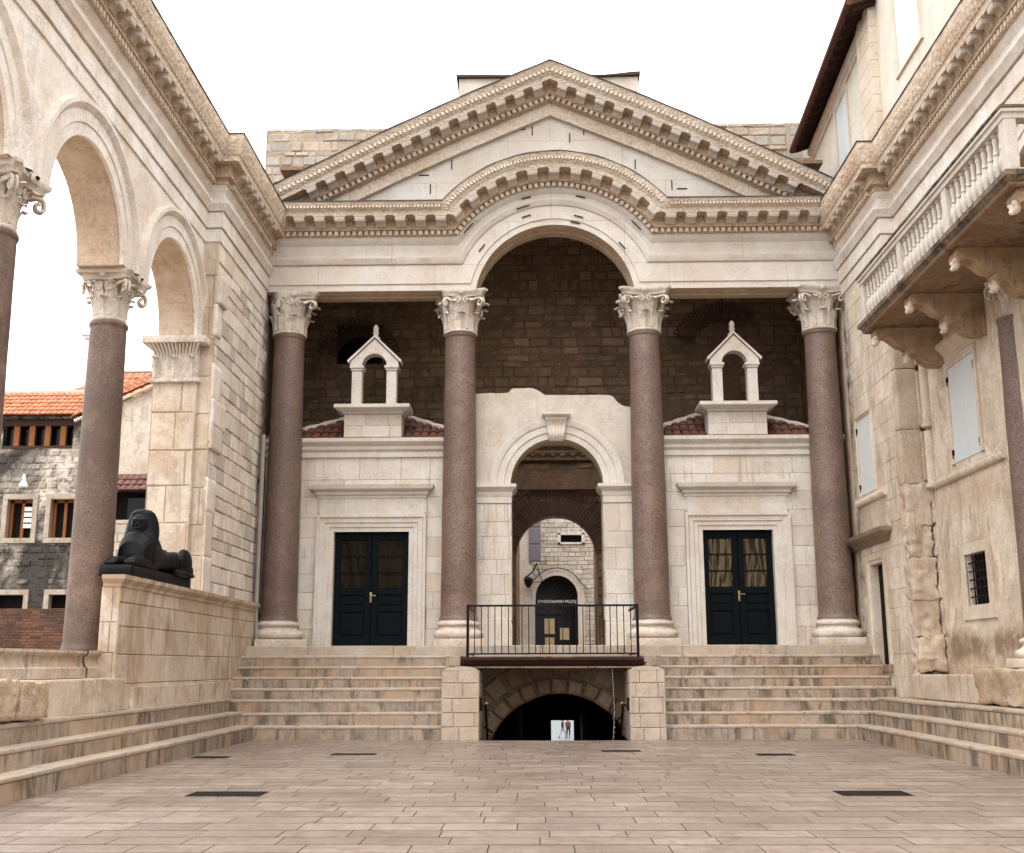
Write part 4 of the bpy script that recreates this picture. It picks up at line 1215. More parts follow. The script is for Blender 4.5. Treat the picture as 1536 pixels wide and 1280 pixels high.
def build_sphinx():
    T = thing('sphinx_statue', 'black granite sphinx lying on the parapet beside the arcade pier', 'statue', (-7.2, -7.2, 2.872))
    mb = MB(); rockbox(mb, -7.50, -6.98, -8.75, -5.55, 2.875, 3.06, .012, 3, .15)
    mb.build('plinth', M['basalt'], T, smooth=50)
    cx = -7.22
    mb = MB()
    # trunk: loft of cross-sections from rump to chest (y, width, z low, z high)
    secs = [(-5.62,.10,3.1,3.3),(-5.7,.36,3.06,3.48),(-5.95,.46,3.06,3.54),(-6.3,.44,3.08,3.50),(-6.7,.38,3.08,3.46),(-7.1,.42,3.06,3.56),(-7.4,.52,3.05,3.72),(-7.7,.58,3.05,3.78),(-7.98,.56,3.05,3.68),(-8.14,.46,3.05,3.5),(-8.2,.24,3.08,3.3)]
    rows = []
    for y, w, a, b in secs:
        rows.append([(cx + w/2 * math.cos(t) * (1 if abs(math.sin(t)) < .95 else 1), y, (a+b)/2 + (b-a)/2 * math.copysign(abs(math.sin(t)) ** .8, math.sin(t))) for t in [2*PI*i/20 for i in range(20)]])
    ids = mb.grid(rows, True); mb.face(ids[0][::-1]); mb.face(ids[-1])
    for s in (-1, 1):
        # haunch, folded hind leg, hind paw
        mb.ball((cx + s*.20, -5.95, 3.32), .28, .5, 1.1, .95, 18)
        mb.ball((cx + s*.22, -5.72, 3.18), .16, .6, .9, 1.0, 14)
        mb.tube([(cx + s*.24, -5.85, 3.13), (cx + s*.25, -6.25, 3.11), (cx + s*.25, -6.55, 3.10)], .075, 12, .06)
        # foreleg and paw with toes
        mb.ball((cx + s*.19, -7.75, 3.32), .2, .6, 1.1, 1.3, 14)
        mb.tube([(cx + s*.17, -7.45, 3.15), (cx + s*.17, -8.0, 3.15), (cx + s*.16, -8.5, 3.14)], .10, 14, .085)
        mb.ball((cx + s*.16, -8.53, 3.12), .10, 1.0, 1.3, .7, 12)
        for k in (-1, 0, 1): mb.ball((cx + s*.16 + k*.055, -8.62, 3.10), .045, 1, 1.2, .8, 8)
    # neck and head, nemes cloth spreading to the shoulders
    mb.tube([(cx, -7.65, 3.5), (cx, -7.72, 3.7), (cx, -7.75, 3.85)], .17, 14, .13)
    rows = []
    for z, w, d, yc in ((3.36,.58,.26,-7.84),(3.5,.62,.34,-7.76),(3.62,.60,.40,-7.70),(3.74,.57,.43,-7.66),(3.85,.53,.43,-7.65),(3.95,.47,.40,-7.66),(4.03,.40,.34,-7.68),(4.08,.28,.24,-7.69),(4.10,.06,.06,-7.69)):
        rows.append([(cx + w/2 * math.copysign(abs(math.cos(t)) ** .8, math.cos(t)), yc + d/2 * math.sin(t), z) for t in [2*PI*i/22 for i in range(22)]])
    ids = mb.grid(rows, True); mb.face(ids[0][::-1]); mb.face(ids[-1])
    mb.ball((cx, -7.82, 3.82), .15, 1.0, .9, 1.25, 18)                       # face
    mb.ball((cx, -7.962, 3.81), .028, .8, 1.0, 1.5, 8); mb.ball((cx, -7.95, 3.745), .042, 1.3, .7, .45, 8); mb.ball((cx, -7.94, 3.68), .048, 1.1, .8, .8, 8)
    for s in (-1, 1):
        mb.ball((cx + s*.052, -7.945, 3.86), .03, 1.3, .6, .6, 8); mb.ball((cx + s*.052, -7.935, 3.895), .042, 1.4, .7, .4, 8)
        mb.ball((cx + s*.17, -7.76, 3.82), .055, .5, .8, 1.3, 8)
    mb.tube([(cx + .05, -5.6, 3.12), (cx + .3, -5.66, 3.1), (cx + .34, -6.0, 3.1)], .04, 8)
    b = mb.build('body', M['basalt'], T)
    r = b.modifiers.new('remesh', 'REMESH'); r.mode = 'VOXEL'; r.voxel_size = .013; r.use_smooth_shade = True
    sm = b.modifiers.new('smooth', 'SMOOTH'); sm.iterations = 1; sm.factor = .5

# ------------------------------------------------------------------ steps, pavement, cellar stair
FR = [.255, .505, .755, .985, 1.21, 1.435, 1.66, 1.88]
SD = [.265, .52, .775]
def build_ground():
    # court paving: separate slabs laid in courses, one sheet
    mb = MB(); rnd = random.Random(2)
    y = -34.0
    hole = (-1.60, 1.42, -3.72)
    def slab(a, b, c, d):
        g = .003; z = -.02 + rnd.uniform(-.0015, .0015); tx, ty = rnd.uniform(-.001, .001), rnd.uniform(-.001, .001)
        P = [(a+.002, c+g), (b-.002, c+g), (b-.002, d-g), (a+.002, d-g)]
        mx, my = (a+b)/2, (c+d)/2
        f = lambda x, y_, e: (x, y_, z + tx*(x-mx) + ty*(y_-my) - e)
        k = .015
        top = [mb.vert(f(x + (.0035 if i in (0,3) else -.0035), y_ + (k if i < 2 else -k), 0)) for i, (x, y_) in enumerate(P)]
        bot = [mb.vert(f(x, y_, .007)) for x, y_ in P]
        mb.cur = 0; mb.face(top); mb.cur = 1
        for i in range(4): j = (i+1) % 4; mb.face((bot[i], bot[j], top[j], top[i]))
    while y < -3.4:
        h = rnd.uniform(.38, .50)
        if y + h > -3.72 and y < -3.72: h = -3.72 - y + .0001
        x = -6.4 - rnd.uniform(0, 1.0)
        while x < 6.2:
            l = rnd.uniform(.55, .98); a, b = x, x + l; x = b
            if y > hole[2] - .01 and b > hole[0] and a < hole[1]:
                if a < hole[0] - .05: slab(a, hole[0], y, y + h)
                if b > hole[1] + .05: slab(hole[1], b, y, y + h)
            else: slab(a, b, y, y + h)
        y += h
    mb.cur = 1
    mb.poly([(-8, -36, -.029), (8, -36, -.029), (8, -3.72, -.029), (-8, -3.72, -.029)])
    for a, b in ((-8, -1.6), (1.42, 8)): mb.poly([(a, -3.72, -.029), (b, -3.72, -.029), (b, -3.0, -.029), (a, -3.0, -.029)])
    tag(mb.build('pavement', [M['paving'], M['grout']]), kind='structure')
    mb = MB(); mb.box(-60, -8.2, -40, 40, .6, .95); tag(mb.build('street', M['street']), kind='structure')
    mb = MB(); mb.box(8.0, 40, -40, .3, .4, .72); tag(mb.build('side_ground', M['street']), kind='structure')
    mb = MB(); mb.poly([(-1500, -1500, -5.3), (1500, -1500, -5.3), (1500, 1500, -5.3), (-1500, 1500, -5.3)]); tag(mb.build('ground', M['quay']), kind='structure')
    # slots cut in the paving, with iron covers
    g = 'slotted drain covers in the court paving'
    for (x0, x1, y0, y1, l) in ((-4.50,-3.62,-13.40,-12.90,'long black drain cover in the left foreground'),(3.05,3.86,-13.36,-12.86,'long black drain cover in the right foreground'),
            (-3.92,-3.15,-7.35,-7.05,'dark drain cover in front of the left front steps'),(.68,1.36,-6.72,-6.38,'dark drain cover just right of centre near the cellar opening'),
            (3.2,3.82,-7.6,-7.22,'dark drain cover in front of the right front steps'),(-6.1,-5.5,-8.0,-7.65,'dark drain cover beside the left side steps')):
        mb = MB(); mb.box(x0, x1, y0, y1, -.06, -.0155, .003)
        n = int((x1 - x0) / .05)
        o = tag(mb.build('drain_cover', M['grate']), l, 'drain', g)
        mb = MB()
        for i in range(n): mb.box(x0 + .02 + i*.05, x0 + .045 + i*.05, y0 + .03, y1 - .03, -.0154, -.011)
        mb.build('bar', M['iron'], o)

def flight(name, label, runs, loc):
    T = thing(name, label, 'steps', loc)
    for i, boxes in enumerate(runs):
        mb = MB()
        for k, (x0, x1, y0, y1, z0, z1, ax) in enumerate(boxes):
            sd = 100 + i * 7 + k + int(abs(loc[0]) * 10); t = .06; o = .012
            mb.cur = 0
            if ax == 'x': blockrun(mb, x0, x1, y0 + o, y1, z0, z1 - t + .002, (1.6, 2.9), ax, sd, .006)
            elif loc[0] < 0: blockrun(mb, x0, x1 - o, y0, y1 - o, z0, z1 - t + .002, (1.6, 2.9), ax, sd, .006)
            else: blockrun(mb, x0 + o, x1, y0, y1 - o, z0, z1 - t + .002, (1.6, 2.9), ax, sd, .006)
            mb.cur = 1
            blockrun(mb, x0, x1, y0, y1, z1 - t, z1, (1.6, 2.9), ax, sd, .02)
        mb.jitter(.013, 3.0)
        mb.build('step', [M['step'], M['tread']], T)
    return T
def build_steps():
    tr = .33
    def front(xa, xb, inner):
        runs = []
        for k, z in enumerate(FR[:-1]):
            y0 = -3.5 + tr * k; z0 = FR[k-1] if k else -.08
            a, b = (xa, xb)
            if k >= 5:
                if inner > 0: a = xa
            runs.append([(a, b, y0, y0 + tr + .25, z0 - .02 * (k > 0), z, 'x')])
        return runs
    flight('front_steps', 'weathered flight of front steps below the left chapel', front(-7.1, -2.32, 1), (-4.6, -2.4, 0))
    flight('front_steps', 'weathered flight of front steps below the right chapel', front(2.12, 7.1, -1), (4.6, -2.4, 0))
    for s, xs, lab in ((-1, (-6.2, -6.52, -6.84), 'three long side steps along the left arcade'), (1, (5.95, 6.27, 6.59), 'three long side steps along the right palace wall')):
        runs = []
        for k, x in enumerate(xs):
            xi, xo = (x, x - .45) if s < 0 else (x, x + .45)
            runs.append([(min(xi, xo) - (.3 if s < 0 and k == 2 else 0), max(xi, xo) + (.4 if s > 0 and k == 2 else 0), -24, -3.3 + .33 * k, (SD[k-1] if k else -.08) - .02 * (k > 0), SD[k], 'y')])
        flight('side_steps', lab, runs, (xs[0], -12, 0))
    # stylobate under the columns
    T = thing('stylobate', 'long top step carrying the portico columns above the iron railing', 'platform', (0, -1, 1.66))
    mb = MB(); blockrun(mb, -7.1, 7.1, -1.19, .45, 1.62, 1.88, (1.2, 2.0), 'x', 41, .02); mb.jitter(.005, 3)
    mb.build('kerb', M['tread'], T)
    # pedestals either side of the cellar stair
    g = 'pedestals beside the cellar stair'
    for (x0, x1, l) in ((-2.36, -1.60, 'ashlar pedestal at the left of the dark cellar opening'), (1.42, 2.14, 'ashlar pedestal at the right of the dark cellar opening')):
        T = thing('pedestal', l, 'pedestal', ((x0+x1)/2, -3.3, 0), g)
        mb = MB()
        sd = int(x0 * 10) % 50
        ashlar(mb, (x0, -3.70, -.06), (1,0,0), (0,0,1), (0,-1,0), x1 - x0, 1.40, (.27,.31), (.25,.55), seed=sd, gap=.008, ch=.012, jit=.004, rough=.003)
        ashlar(mb, (x1, -3.70, -.06), (0,1,0), (0,0,1), (1,0,0), 2.5, 1.40, (.27,.31), (.4,.8), seed=sd, gap=.008, ch=.012, jit=.004)
        ashlar(mb, (x0, -1.2, -.06), (0,-1,0), (0,0,1), (-1,0,0), 2.5, 1.40, (.27,.31), (.4,.8), seed=sd, gap=.008, ch=.012, jit=.004)
        mb.cur = 0
        mb.box(x0 + .03, x1 - .03, -3.67, -1.2, -.06, 1.33)
        rows = []
        for i in range(9):
            t = i / 8; rows.append([(x0 + (x1 - x0) * t, yy, 1.34 + .085 * math.sin(PI * t) ** .6) for yy in (-3.70, -3.2, -1.2)])
        mb.grid(rows); mb.poly([r[0] for r in rows])
        mb.build('masonry', [M['pedestal'], M['mortar']], T)
    for (a, b, l) in ((-2.34, -2.02, 'short stone stub under the left end of the iron balcony'), (1.76, 2.14, 'short stone stub under the right end of the iron balcony')):
        mb = MB(); mb.box(a, b, -3.05, -1.2, 1.425, 1.64, .015); tag(mb.build('stone_stub', M['step']), l, 'stone block')

def build_balcony():
    T = thing('landing_slab', 'rust-stained landing slab over the cellar opening', 'balcony', (-.1, -2.3, 1.42))
    mb = MB(); mb.box(-1.97, 1.76, -3.32, -1.2, 1.50, 1.60, .015)
    mb.box(-1.95, 1.74, -3.38, -3.2, 1.535, 1.60, .012)
    sweep(mb, [(-1.9, -1.2), (-1.9, -3.2), (1.69, -3.2), (1.69, -1.2)], [(.12,1.5),(.10,1.47),(.05,1.45),(.02,1.41),(-.3,1.405)])
    mb.jitter(.012, 4)
    mb.build('slab', M['rust'], T)
    mb = MB(); mb.box(-1.85, 1.64, -3.24, -3.1, 1.385, 1.42, .01); mb.jitter(.012, 5); mb.build('edge_stone', M['step'], T)
    T = thing('iron_railing', 'black iron railing round the landing over the cellar stair', 'railing', (-.1, -3.2, 1.6))
    xa, xb, yf = -1.86, 1.65, -3.26
    for x in (xa, xb):
        mb = MB(); mb.box(x - .028, x + .028, yf - .028, yf + .028, 1.6, 2.68); mb.build('post', M['iron'], T)
        mb = MB(); mb.box(x - .02, x + .02, yf + .03, -1.2, 2.62, 2.66); mb.box(x - .015, x + .015, yf + .03, -1.2, 1.66, 1.69); mb.build('side_rail', M['iron'], T)
    mb = MB(); mb.box(xa, xb, yf - .025, yf + .025, 2.635, 2.675, .006); mb.build('top_rail', M['iron'], T)
    mb = MB(); mb.box(xa, xb, yf - .02, yf + .02, 1.66, 1.69); mb.build('bottom_rail', M['iron'], T)
    n = 25
    for k in range(1, n):
        x = xa + (xb - xa) * k / n
        mb = MB(); mb.tube([(x, yf, 1.69), (x, yf, 2.635)], .010, 6); mb.build('bar', M['iron'], T)

def build_cellar():
    T = thing('cellar_passage', 'dark vaulted cellar passage opening under the iron railing', 'passage', (0, -2.2, -.2))
    cx, R0, zc = .05, 1.62, -.78
    y = -2.0
    # ring of rough voussoirs, two courses
    mb = MB(); rnd = random.Random(9)
    for ring, (r0, r1, n, w) in enumerate(((R0, R0 + .34, 13, .96), (R0 + .36, R0 + .80, 11, .9))):
        for i in range(n):
            a0 = PI * .1 + PI * .8 * i / n; a1 = PI * .1 + PI * .8 * (i + w) / n
            q = MB(); rows = []
            yo = y - .05 - rnd.uniform(0, .12) + ring * .08
            for d in (yo + .07, yo, yo):
                k = .045 if d != yo else 0
                rows.append(d)
            pts = lambda ins: [((cx + r * math.cos(a)), zc + r * math.sin(a)) for r, a in ((r0 + ins, a0 + ins * .5), (r1 - ins, a0 + ins * .5), (r1 - ins, (a0+a1)/2), (r1 - ins, a1 - ins * .5), (r0 + ins, a1 - ins * .5), (r0 + ins, (a0+a1)/2))]
            A = [(p, y + .4, z) for p, z in pts(0)]; B = [(p, yo + .06, z) for p, z in pts(0)]; D = [(p, yo, z) for p, z in pts(.05)]
            ids = q.grid([A, B, D], True); q.face(ids[-1]); q.jitter(.03, 5); mb.add(q, Matrix.Identity(4))
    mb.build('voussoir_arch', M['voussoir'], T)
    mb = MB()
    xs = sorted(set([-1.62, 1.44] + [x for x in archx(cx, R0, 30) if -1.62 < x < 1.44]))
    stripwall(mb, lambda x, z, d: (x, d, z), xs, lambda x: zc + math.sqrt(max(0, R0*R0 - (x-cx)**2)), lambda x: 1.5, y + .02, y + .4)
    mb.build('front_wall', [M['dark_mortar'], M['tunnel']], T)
    # side walls of the stair pit
    mb = MB(); mb.box(-1.75, -1.62, -3.66, y + .4, -6, 1.38); mb.box(1.44, 1.57, -3.66, y + .4, -6, 1.38)
    mb.build('pit_wall', M['tunnel'], T)
    # stair down and long vault to the quay
    mb = MB()
    n = 18
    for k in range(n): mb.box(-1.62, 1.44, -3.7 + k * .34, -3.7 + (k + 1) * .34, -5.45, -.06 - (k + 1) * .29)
    mb.build('stair', M['tunnel'], T)
    mb = MB()
    prof = [(-1.62, -5.4)] + [(cx - 1.62 + .0 - .0 if False else cx + R0 * math.cos(PI - t), zc + R0 * math.sin(PI - t)) for t in [PI * i / 24 for i in range(25)]] + [(1.67, -5.4)]
    rows = [[(x + (1.1 if x > 0 else .0) * max(0, yy - 2) / 59, yy, z) for x, z in prof] for yy in (y + .3, 20, 61)]
    mb.grid(rows)
    mb.poly([(-1.7, 2.9, -5.29), (1.7, 2.9, -5.29), (3.2, 61, -5.29), (-1.7, 61, -5.29)])
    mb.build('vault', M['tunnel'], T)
    mb = MB()
    for q in ((-9, .56, -5.3, 1.7), (2.28, 12, -5.3, 1.7), (.56, 2.28, -2.68, 1.7)): mb.box(q[0], q[1], 61, 61.6, q[2], q[3])
    mb.build('end_wall', M['tunnel'], T)
    mb = MB()
    # copper-knobbed iron handrail ends on both cheeks
    for x, s, l in ((-1.58, 1, 'iron handrail end with copper knob on the left cheek of the cellar stair'), (1.40, -1, 'iron handrail end with copper knob on the right cheek of the cellar stair')):
        H = thing('handrail', l, 'handrail', (x, -3.5, .7), 'handrails of the cellar stair')
        mb = MB(); mb.tube([(x, -3.55, .62), (x + s*.08, -3.55, .66), (x + s*.10, -3.45, .66), (x + s*.10, .5, -2.5)], .022, 8); mb.tube([(x + s*.0, -3.55, .55), (x, -3.55, .80)], .03, 8); mb.build('rail', M['iron'], H, smooth=40)
        mb = MB(); mb.ball((x + s*.13, -3.58, .69), .036, 1.3, 1, .9, 10); mb.build('knob', M['pink'], H, smooth=60)
    # string of small glass balls hanging at the right of the arch
    mb = MB(); rnd = random.Random(4)
    x = 1.16
    mb.tube([(x, -2.5, 1.35), (x + .03, -2.5, .5), (x - .02, -2.5, -.2)], .006, 5)
    for k in range(16): mb.ball((x + rnd.uniform(-.035, .035), -2.5 + rnd.uniform(-.03, .03), 1.3 - k * .095), rnd.uniform(.012, .026), n=8)
    tag(mb.build('bead_string', M['glass_beads']), 'hanging string of small shiny beads at the right of the cellar arch', 'bead string')

N = NT('shiny_beads'); M['glass_beads'] = N.out((.5,.5,.52), .08, None, Metallic=.9)

# ------------------------------------------------------------------ people far off on the quay
def build_person(label, x, y, z, face, top, legs, stride, hairm, lean=0):
    T = thing('person', label, 'person', (x, y, z), 'people walking on the quay')
    T.rotation_euler = (0, 0, face)
    def add(mb, name, mat):
        o = mb.build(name, mat); o.parent = T
        r = o.modifiers.new('remesh', 'REMESH'); r.mode = 'VOXEL'; r.voxel_size = .012; r.use_smooth_shade = True
        return o
    s = stride
    hip = [(-.09, 0, .93), (.09, 0, .93)]
    knee = [(-.10, -.16 - .1*s, .50), (.10, .08*s, .49)]
    ank = [(-.10, -.28*s, .09), (.10, .36*s, .12)]
    def limb(mb, a, b, c, r0, r1, r2):
        mb.tube([a, tuple((Vector(a)+Vector(b))/2), b, tuple((Vector(b)+Vector(c))/2), c], r0, 12, r2); mb.ball(b, r1, n=10)
    mb = MB()   # body
    for i in range(2):
        limb(mb, hip[i], knee[i], ank[i], .085, .058, .042)
        f = ank[i]; mb.ball((f[0], f[1] - .07, f[2] - .04), .055, .8, 2.3, .75, 12)
    rows = []
    for zz, w, d in ((.86,.26,.17),(.95,.32,.20),(1.08,.28,.18),(1.22,.32,.20),(1.36,.37,.20),(1.43,.30,.16),(1.47,.13,.12),(1.56,.11,.11)):
        rows.append([(w/2*math.cos(t), d/2*math.sin(t) - lean*(zz-.9), zz) for t in [2*PI*k/16 for k in range(16)]])
    ids = mb.grid(rows, True); mb.face(ids[0][::-1]); mb.face(ids[-1])
    mb.ball((0, -.02 - lean*.7, 1.63), .105, .78, .95, 1.12, 16)
    mb.ball((0, -.125 - lean*.7, 1.62), .018, .8, 1, 1.3, 8); mb.ball((0, -.11 - lean*.7, 1.575), .022, 1.3, .5, .4, 8)
    for q in (-1, 1):
        mb.ball((q*.082, -.01 - lean*.7, 1.625), .022, .5, 1, 1.4, 8); mb.ball((q*.034, -.112 - lean*.7, 1.645), .013, 1.2, .6, .8, 8)
        sh = (q*.185, -lean*.48, 1.40); el = (q*.24, .04 - q*.12*s, 1.12); wr = (q*.22, -.10 - q*.2*s, .90)
        limb(mb, sh, el, wr, .052, .042, .03)
        mb.ball((wr[0], wr[1] - .02, wr[2] - .05), .042, .5, .9, 1.15, 10)
        for k, ln in enumerate((.06, .075, .08, .07)):
            y0 = wr[1] - .05 + k * .02
            mb.tube([(wr[0], y0, wr[2] - .08), (wr[0] - q*.006, y0 - .006, wr[2] - .08 - ln*.5), (wr[0] - q*.018, y0 - .01, wr[2] - .08 - ln)], .0095, 6)
        mb.tube([(wr[0], wr[1] - .05, wr[2] - .05), (wr[0] - q*.012, wr[1] - .075, wr[2] - .08), (wr[0] - q*.014, wr[1] - .08, wr[2] - .11)], .0105, 6)
    add(mb, 'body', M['skin'])
    mb = MB()
    for i in range(2): limb(mb, hip[i], knee[i], (ank[i][0], ank[i][1], ank[i][2] + .04), .10, .072, .056)
    ids = mb.grid([[(w/2*math.cos(t), d/2*math.sin(t), zz) for t in [2*PI*k/16 for k in range(16)]] for zz, w, d in ((.84,.30,.2),(.95,.345,.22),(1.04,.31,.2))], True); mb.face(ids[0][::-1]); mb.face(ids[-1])
    add(mb, 'trousers', M[legs])
    mb = MB()
    ids = mb.grid([[(w/2*math.cos(t), d/2*math.sin(t) - lean*(zz-.9), zz) for t in [2*PI*k/16 for k in range(16)]] for zz, w, d in ((.98,.35,.225),(1.1,.32,.21),(1.24,.36,.235),(1.38,.41,.235),(1.45,.30,.18),(1.48,.16,.14))], True); mb.face(ids[0][::-1]); mb.face(ids[-1])
    for q in (-1, 1):
        sh = (q*.185, -lean*.48, 1.40); el = (q*.24, .04 - q*.12*s, 1.12); wr = (q*.22, -.085 - q*.18*s, .93)
        limb(mb, sh, el, wr, .068, .056, .045)
    add(mb, 'jacket', M[top])
    mb = MB(); mb.ball((0, .012 - lean*.7, 1.665), .112, .82, .95, 1.0, 14); mb.ball((0, .05 - lean*.7, 1.60), .09, .85, .7, 1.1, 12)
    add(mb, 'hair', M[hairm])
    mb = MB()
    for i in range(2): f = ank[i]; mb.ball((f[0], f[1] - .07, f[2] - .045), .06, .85, 2.35, .75, 12)
    add(mb, 'shoes', M['cloth_dark'])

# ------------------------------------------------------------------ right-hand palace
def palace_window(T, X, y0, y1, z0, z1, hood, sill, rope=True, fw=.13, leaves=2):
    """shuttered window on a wall facing -x; X is the wall face"""
    mb = MB()
    prof = [(0,.06),(0,-.03),(.05,-.035),(.06,-.055),(fw*.8,-.06),(fw,-.045),(fw,.01)]
    mb.grid([[(X + p, y0 - o, z0), (X + p, y0 - o, z1 + o), (X + p, y1 + o, z1 + o), (X + p, y1 + o, z0)] for o, p in prof])
    W = mb.build('window', M['palace_trim'], T)
    ym = (y0 + y1) / 2; n = leaves
    for k in range(n):
        a = y0 + (y1 - y0) * k / n + .004; b = y0 + (y1 - y0) * (k + 1) / n - .004
        mb = MB(); mb.box(X - .015, X + .03, a, b, z0 + .01, z1 - .005, .006)
        mb.build('shutter', M['shutter'], W)
    for yy in (y0 - .02, y1 + .02):
        for zz in (z0 + .22, z1 - .22):
            mb = MB(); mb.box(X - .045, X - .01, yy - .035, yy + .035, zz - .055, zz + .055, .012); mb.tube([(X - .03, yy, zz - .06), (X - .035, yy, zz - .12)], .016, 6); mb.build('hinge', M['iron'], W)
    if hood:
        mb = MB()
        a, b = y0 - fw - .12, y1 + fw + .12
        sweep(mb, [(X + .05, b), (X, b), (X, a), (X + .05, a)], [(.01, z1+fw+.02),(.03,z1+fw+.06),(.03,z1+fw+.14),(.10,z1+fw+.22),(.16,z1+fw+.28),(.18,z1+fw+.30),(.18,z1+fw+.37),(-.02,z1+fw+.40)])
        mb.build('hood', M['palace_trim'], W, smooth=25)
    if sill:
        a, b, zz = sill
        mb = MB(); n = 90
        rows = []
        for i in range(n + 1):
            t = i / n; yy = a + (b - a) * t
            rows.append([(X - .035 + (.07 + .012 * math.sin(q * 3 + t * (b - a) * 42)) * math.cos(q) * .9, yy, zz + (.085 + .014 * math.sin(q * 3 + t * (b - a) * 42)) * math.sin(q)) for q in [2*PI*j/12 for j in range(12)]])
        ids = mb.grid(rows, True); mb.face(ids[0]); mb.face(ids[-1])
        mb.box(X - .075, X + .02, a, b, zz + .07, zz + .105, .01)
        mb.build('sill', M['palace_trim'], W, smooth=50)
    return W
M['palace_trim'] = stone('palace_trim_stone', (.67,.575,.465), tan=.45, streak=.2, island=0, mott=.25)

def bracket(T, yc, X, z):
    """two-tier scrolled console under the balcony, with carved heads and rosettes"""
    w = .17
    mb = MB()
    up = [(0,0),(1.30,0),(1.32,-.10),(1.26,-.20),(1.18,-.16),(1.08,-.17),(.96,-.26),(.86,-.35),(.74,-.38),(.0,-.38)]
    lo = [(0,-.38),(.70,-.38),(.72,-.50),(.66,-.58),(.58,-.52),(.5,-.55),(.42,-.66),(.3,-.74),(.18,-.76),(0,-.76)]
    for pr in (up, lo):
        A = [(X - d, yc - w, z + h) for d, h in pr]; B = [(X - d, yc + w, z + h) for d, h in pr]
        mb.grid([A, B], False); mb.poly(A); mb.poly(B)
        mb.poly([A[0], A[-1], B[-1], B[0]])
    mb.box(X - 1.28, X, yc - w - .03, yc + w + .03, z - .03, z + .0)
    mb.box(X - .74, X, yc - w - .025, yc + w + .025, z - .40, z - .37)
    for s in (-1, 1):
        for d in (.22, .52):
            for rr in (.095, .055): mb.tube([(X - d + rr * math.cos(q), yc + s*(w + .005), z - .2 + rr * math.sin(q)) for q in [2*PI*i/14 for i in range(15)]], .014, 5)
            mb.ball((X - d, yc + s*(w + .005), z - .2), .025, n=8)
    mb.jitter(.008, 6)
    B = mb.build('bracket', M['bracket'], T)
    for (d, h) in ((1.27, -.22), (.68, -.6)):
        mb = MB()
        mb.ball((X - d, yc, z + h), .08, .9, 1.15, 1.2, 12); mb.ball((X - d - .05, yc, z + h - .07), .045, 1, 1, 1, 10)
        for s in (-1, 1): mb.ball((X - d - .02, yc + s*.07, z + h + .05), .05, 1.2, .7, 1, 10)
        mb.jitter(.015, 9); o = mb.build('carved_head', M['palace_trim'], B, smooth=60)
        r = o.modifiers.new('remesh', 'REMESH'); r.mode = 'VOXEL'; r.voxel_size = .012; r.use_smooth_shade = True
    return B
M['bracket'] = stone('balcony_stone', (.42,.29,.18), tan=.4, streak=.5, island=0, mott=.7)

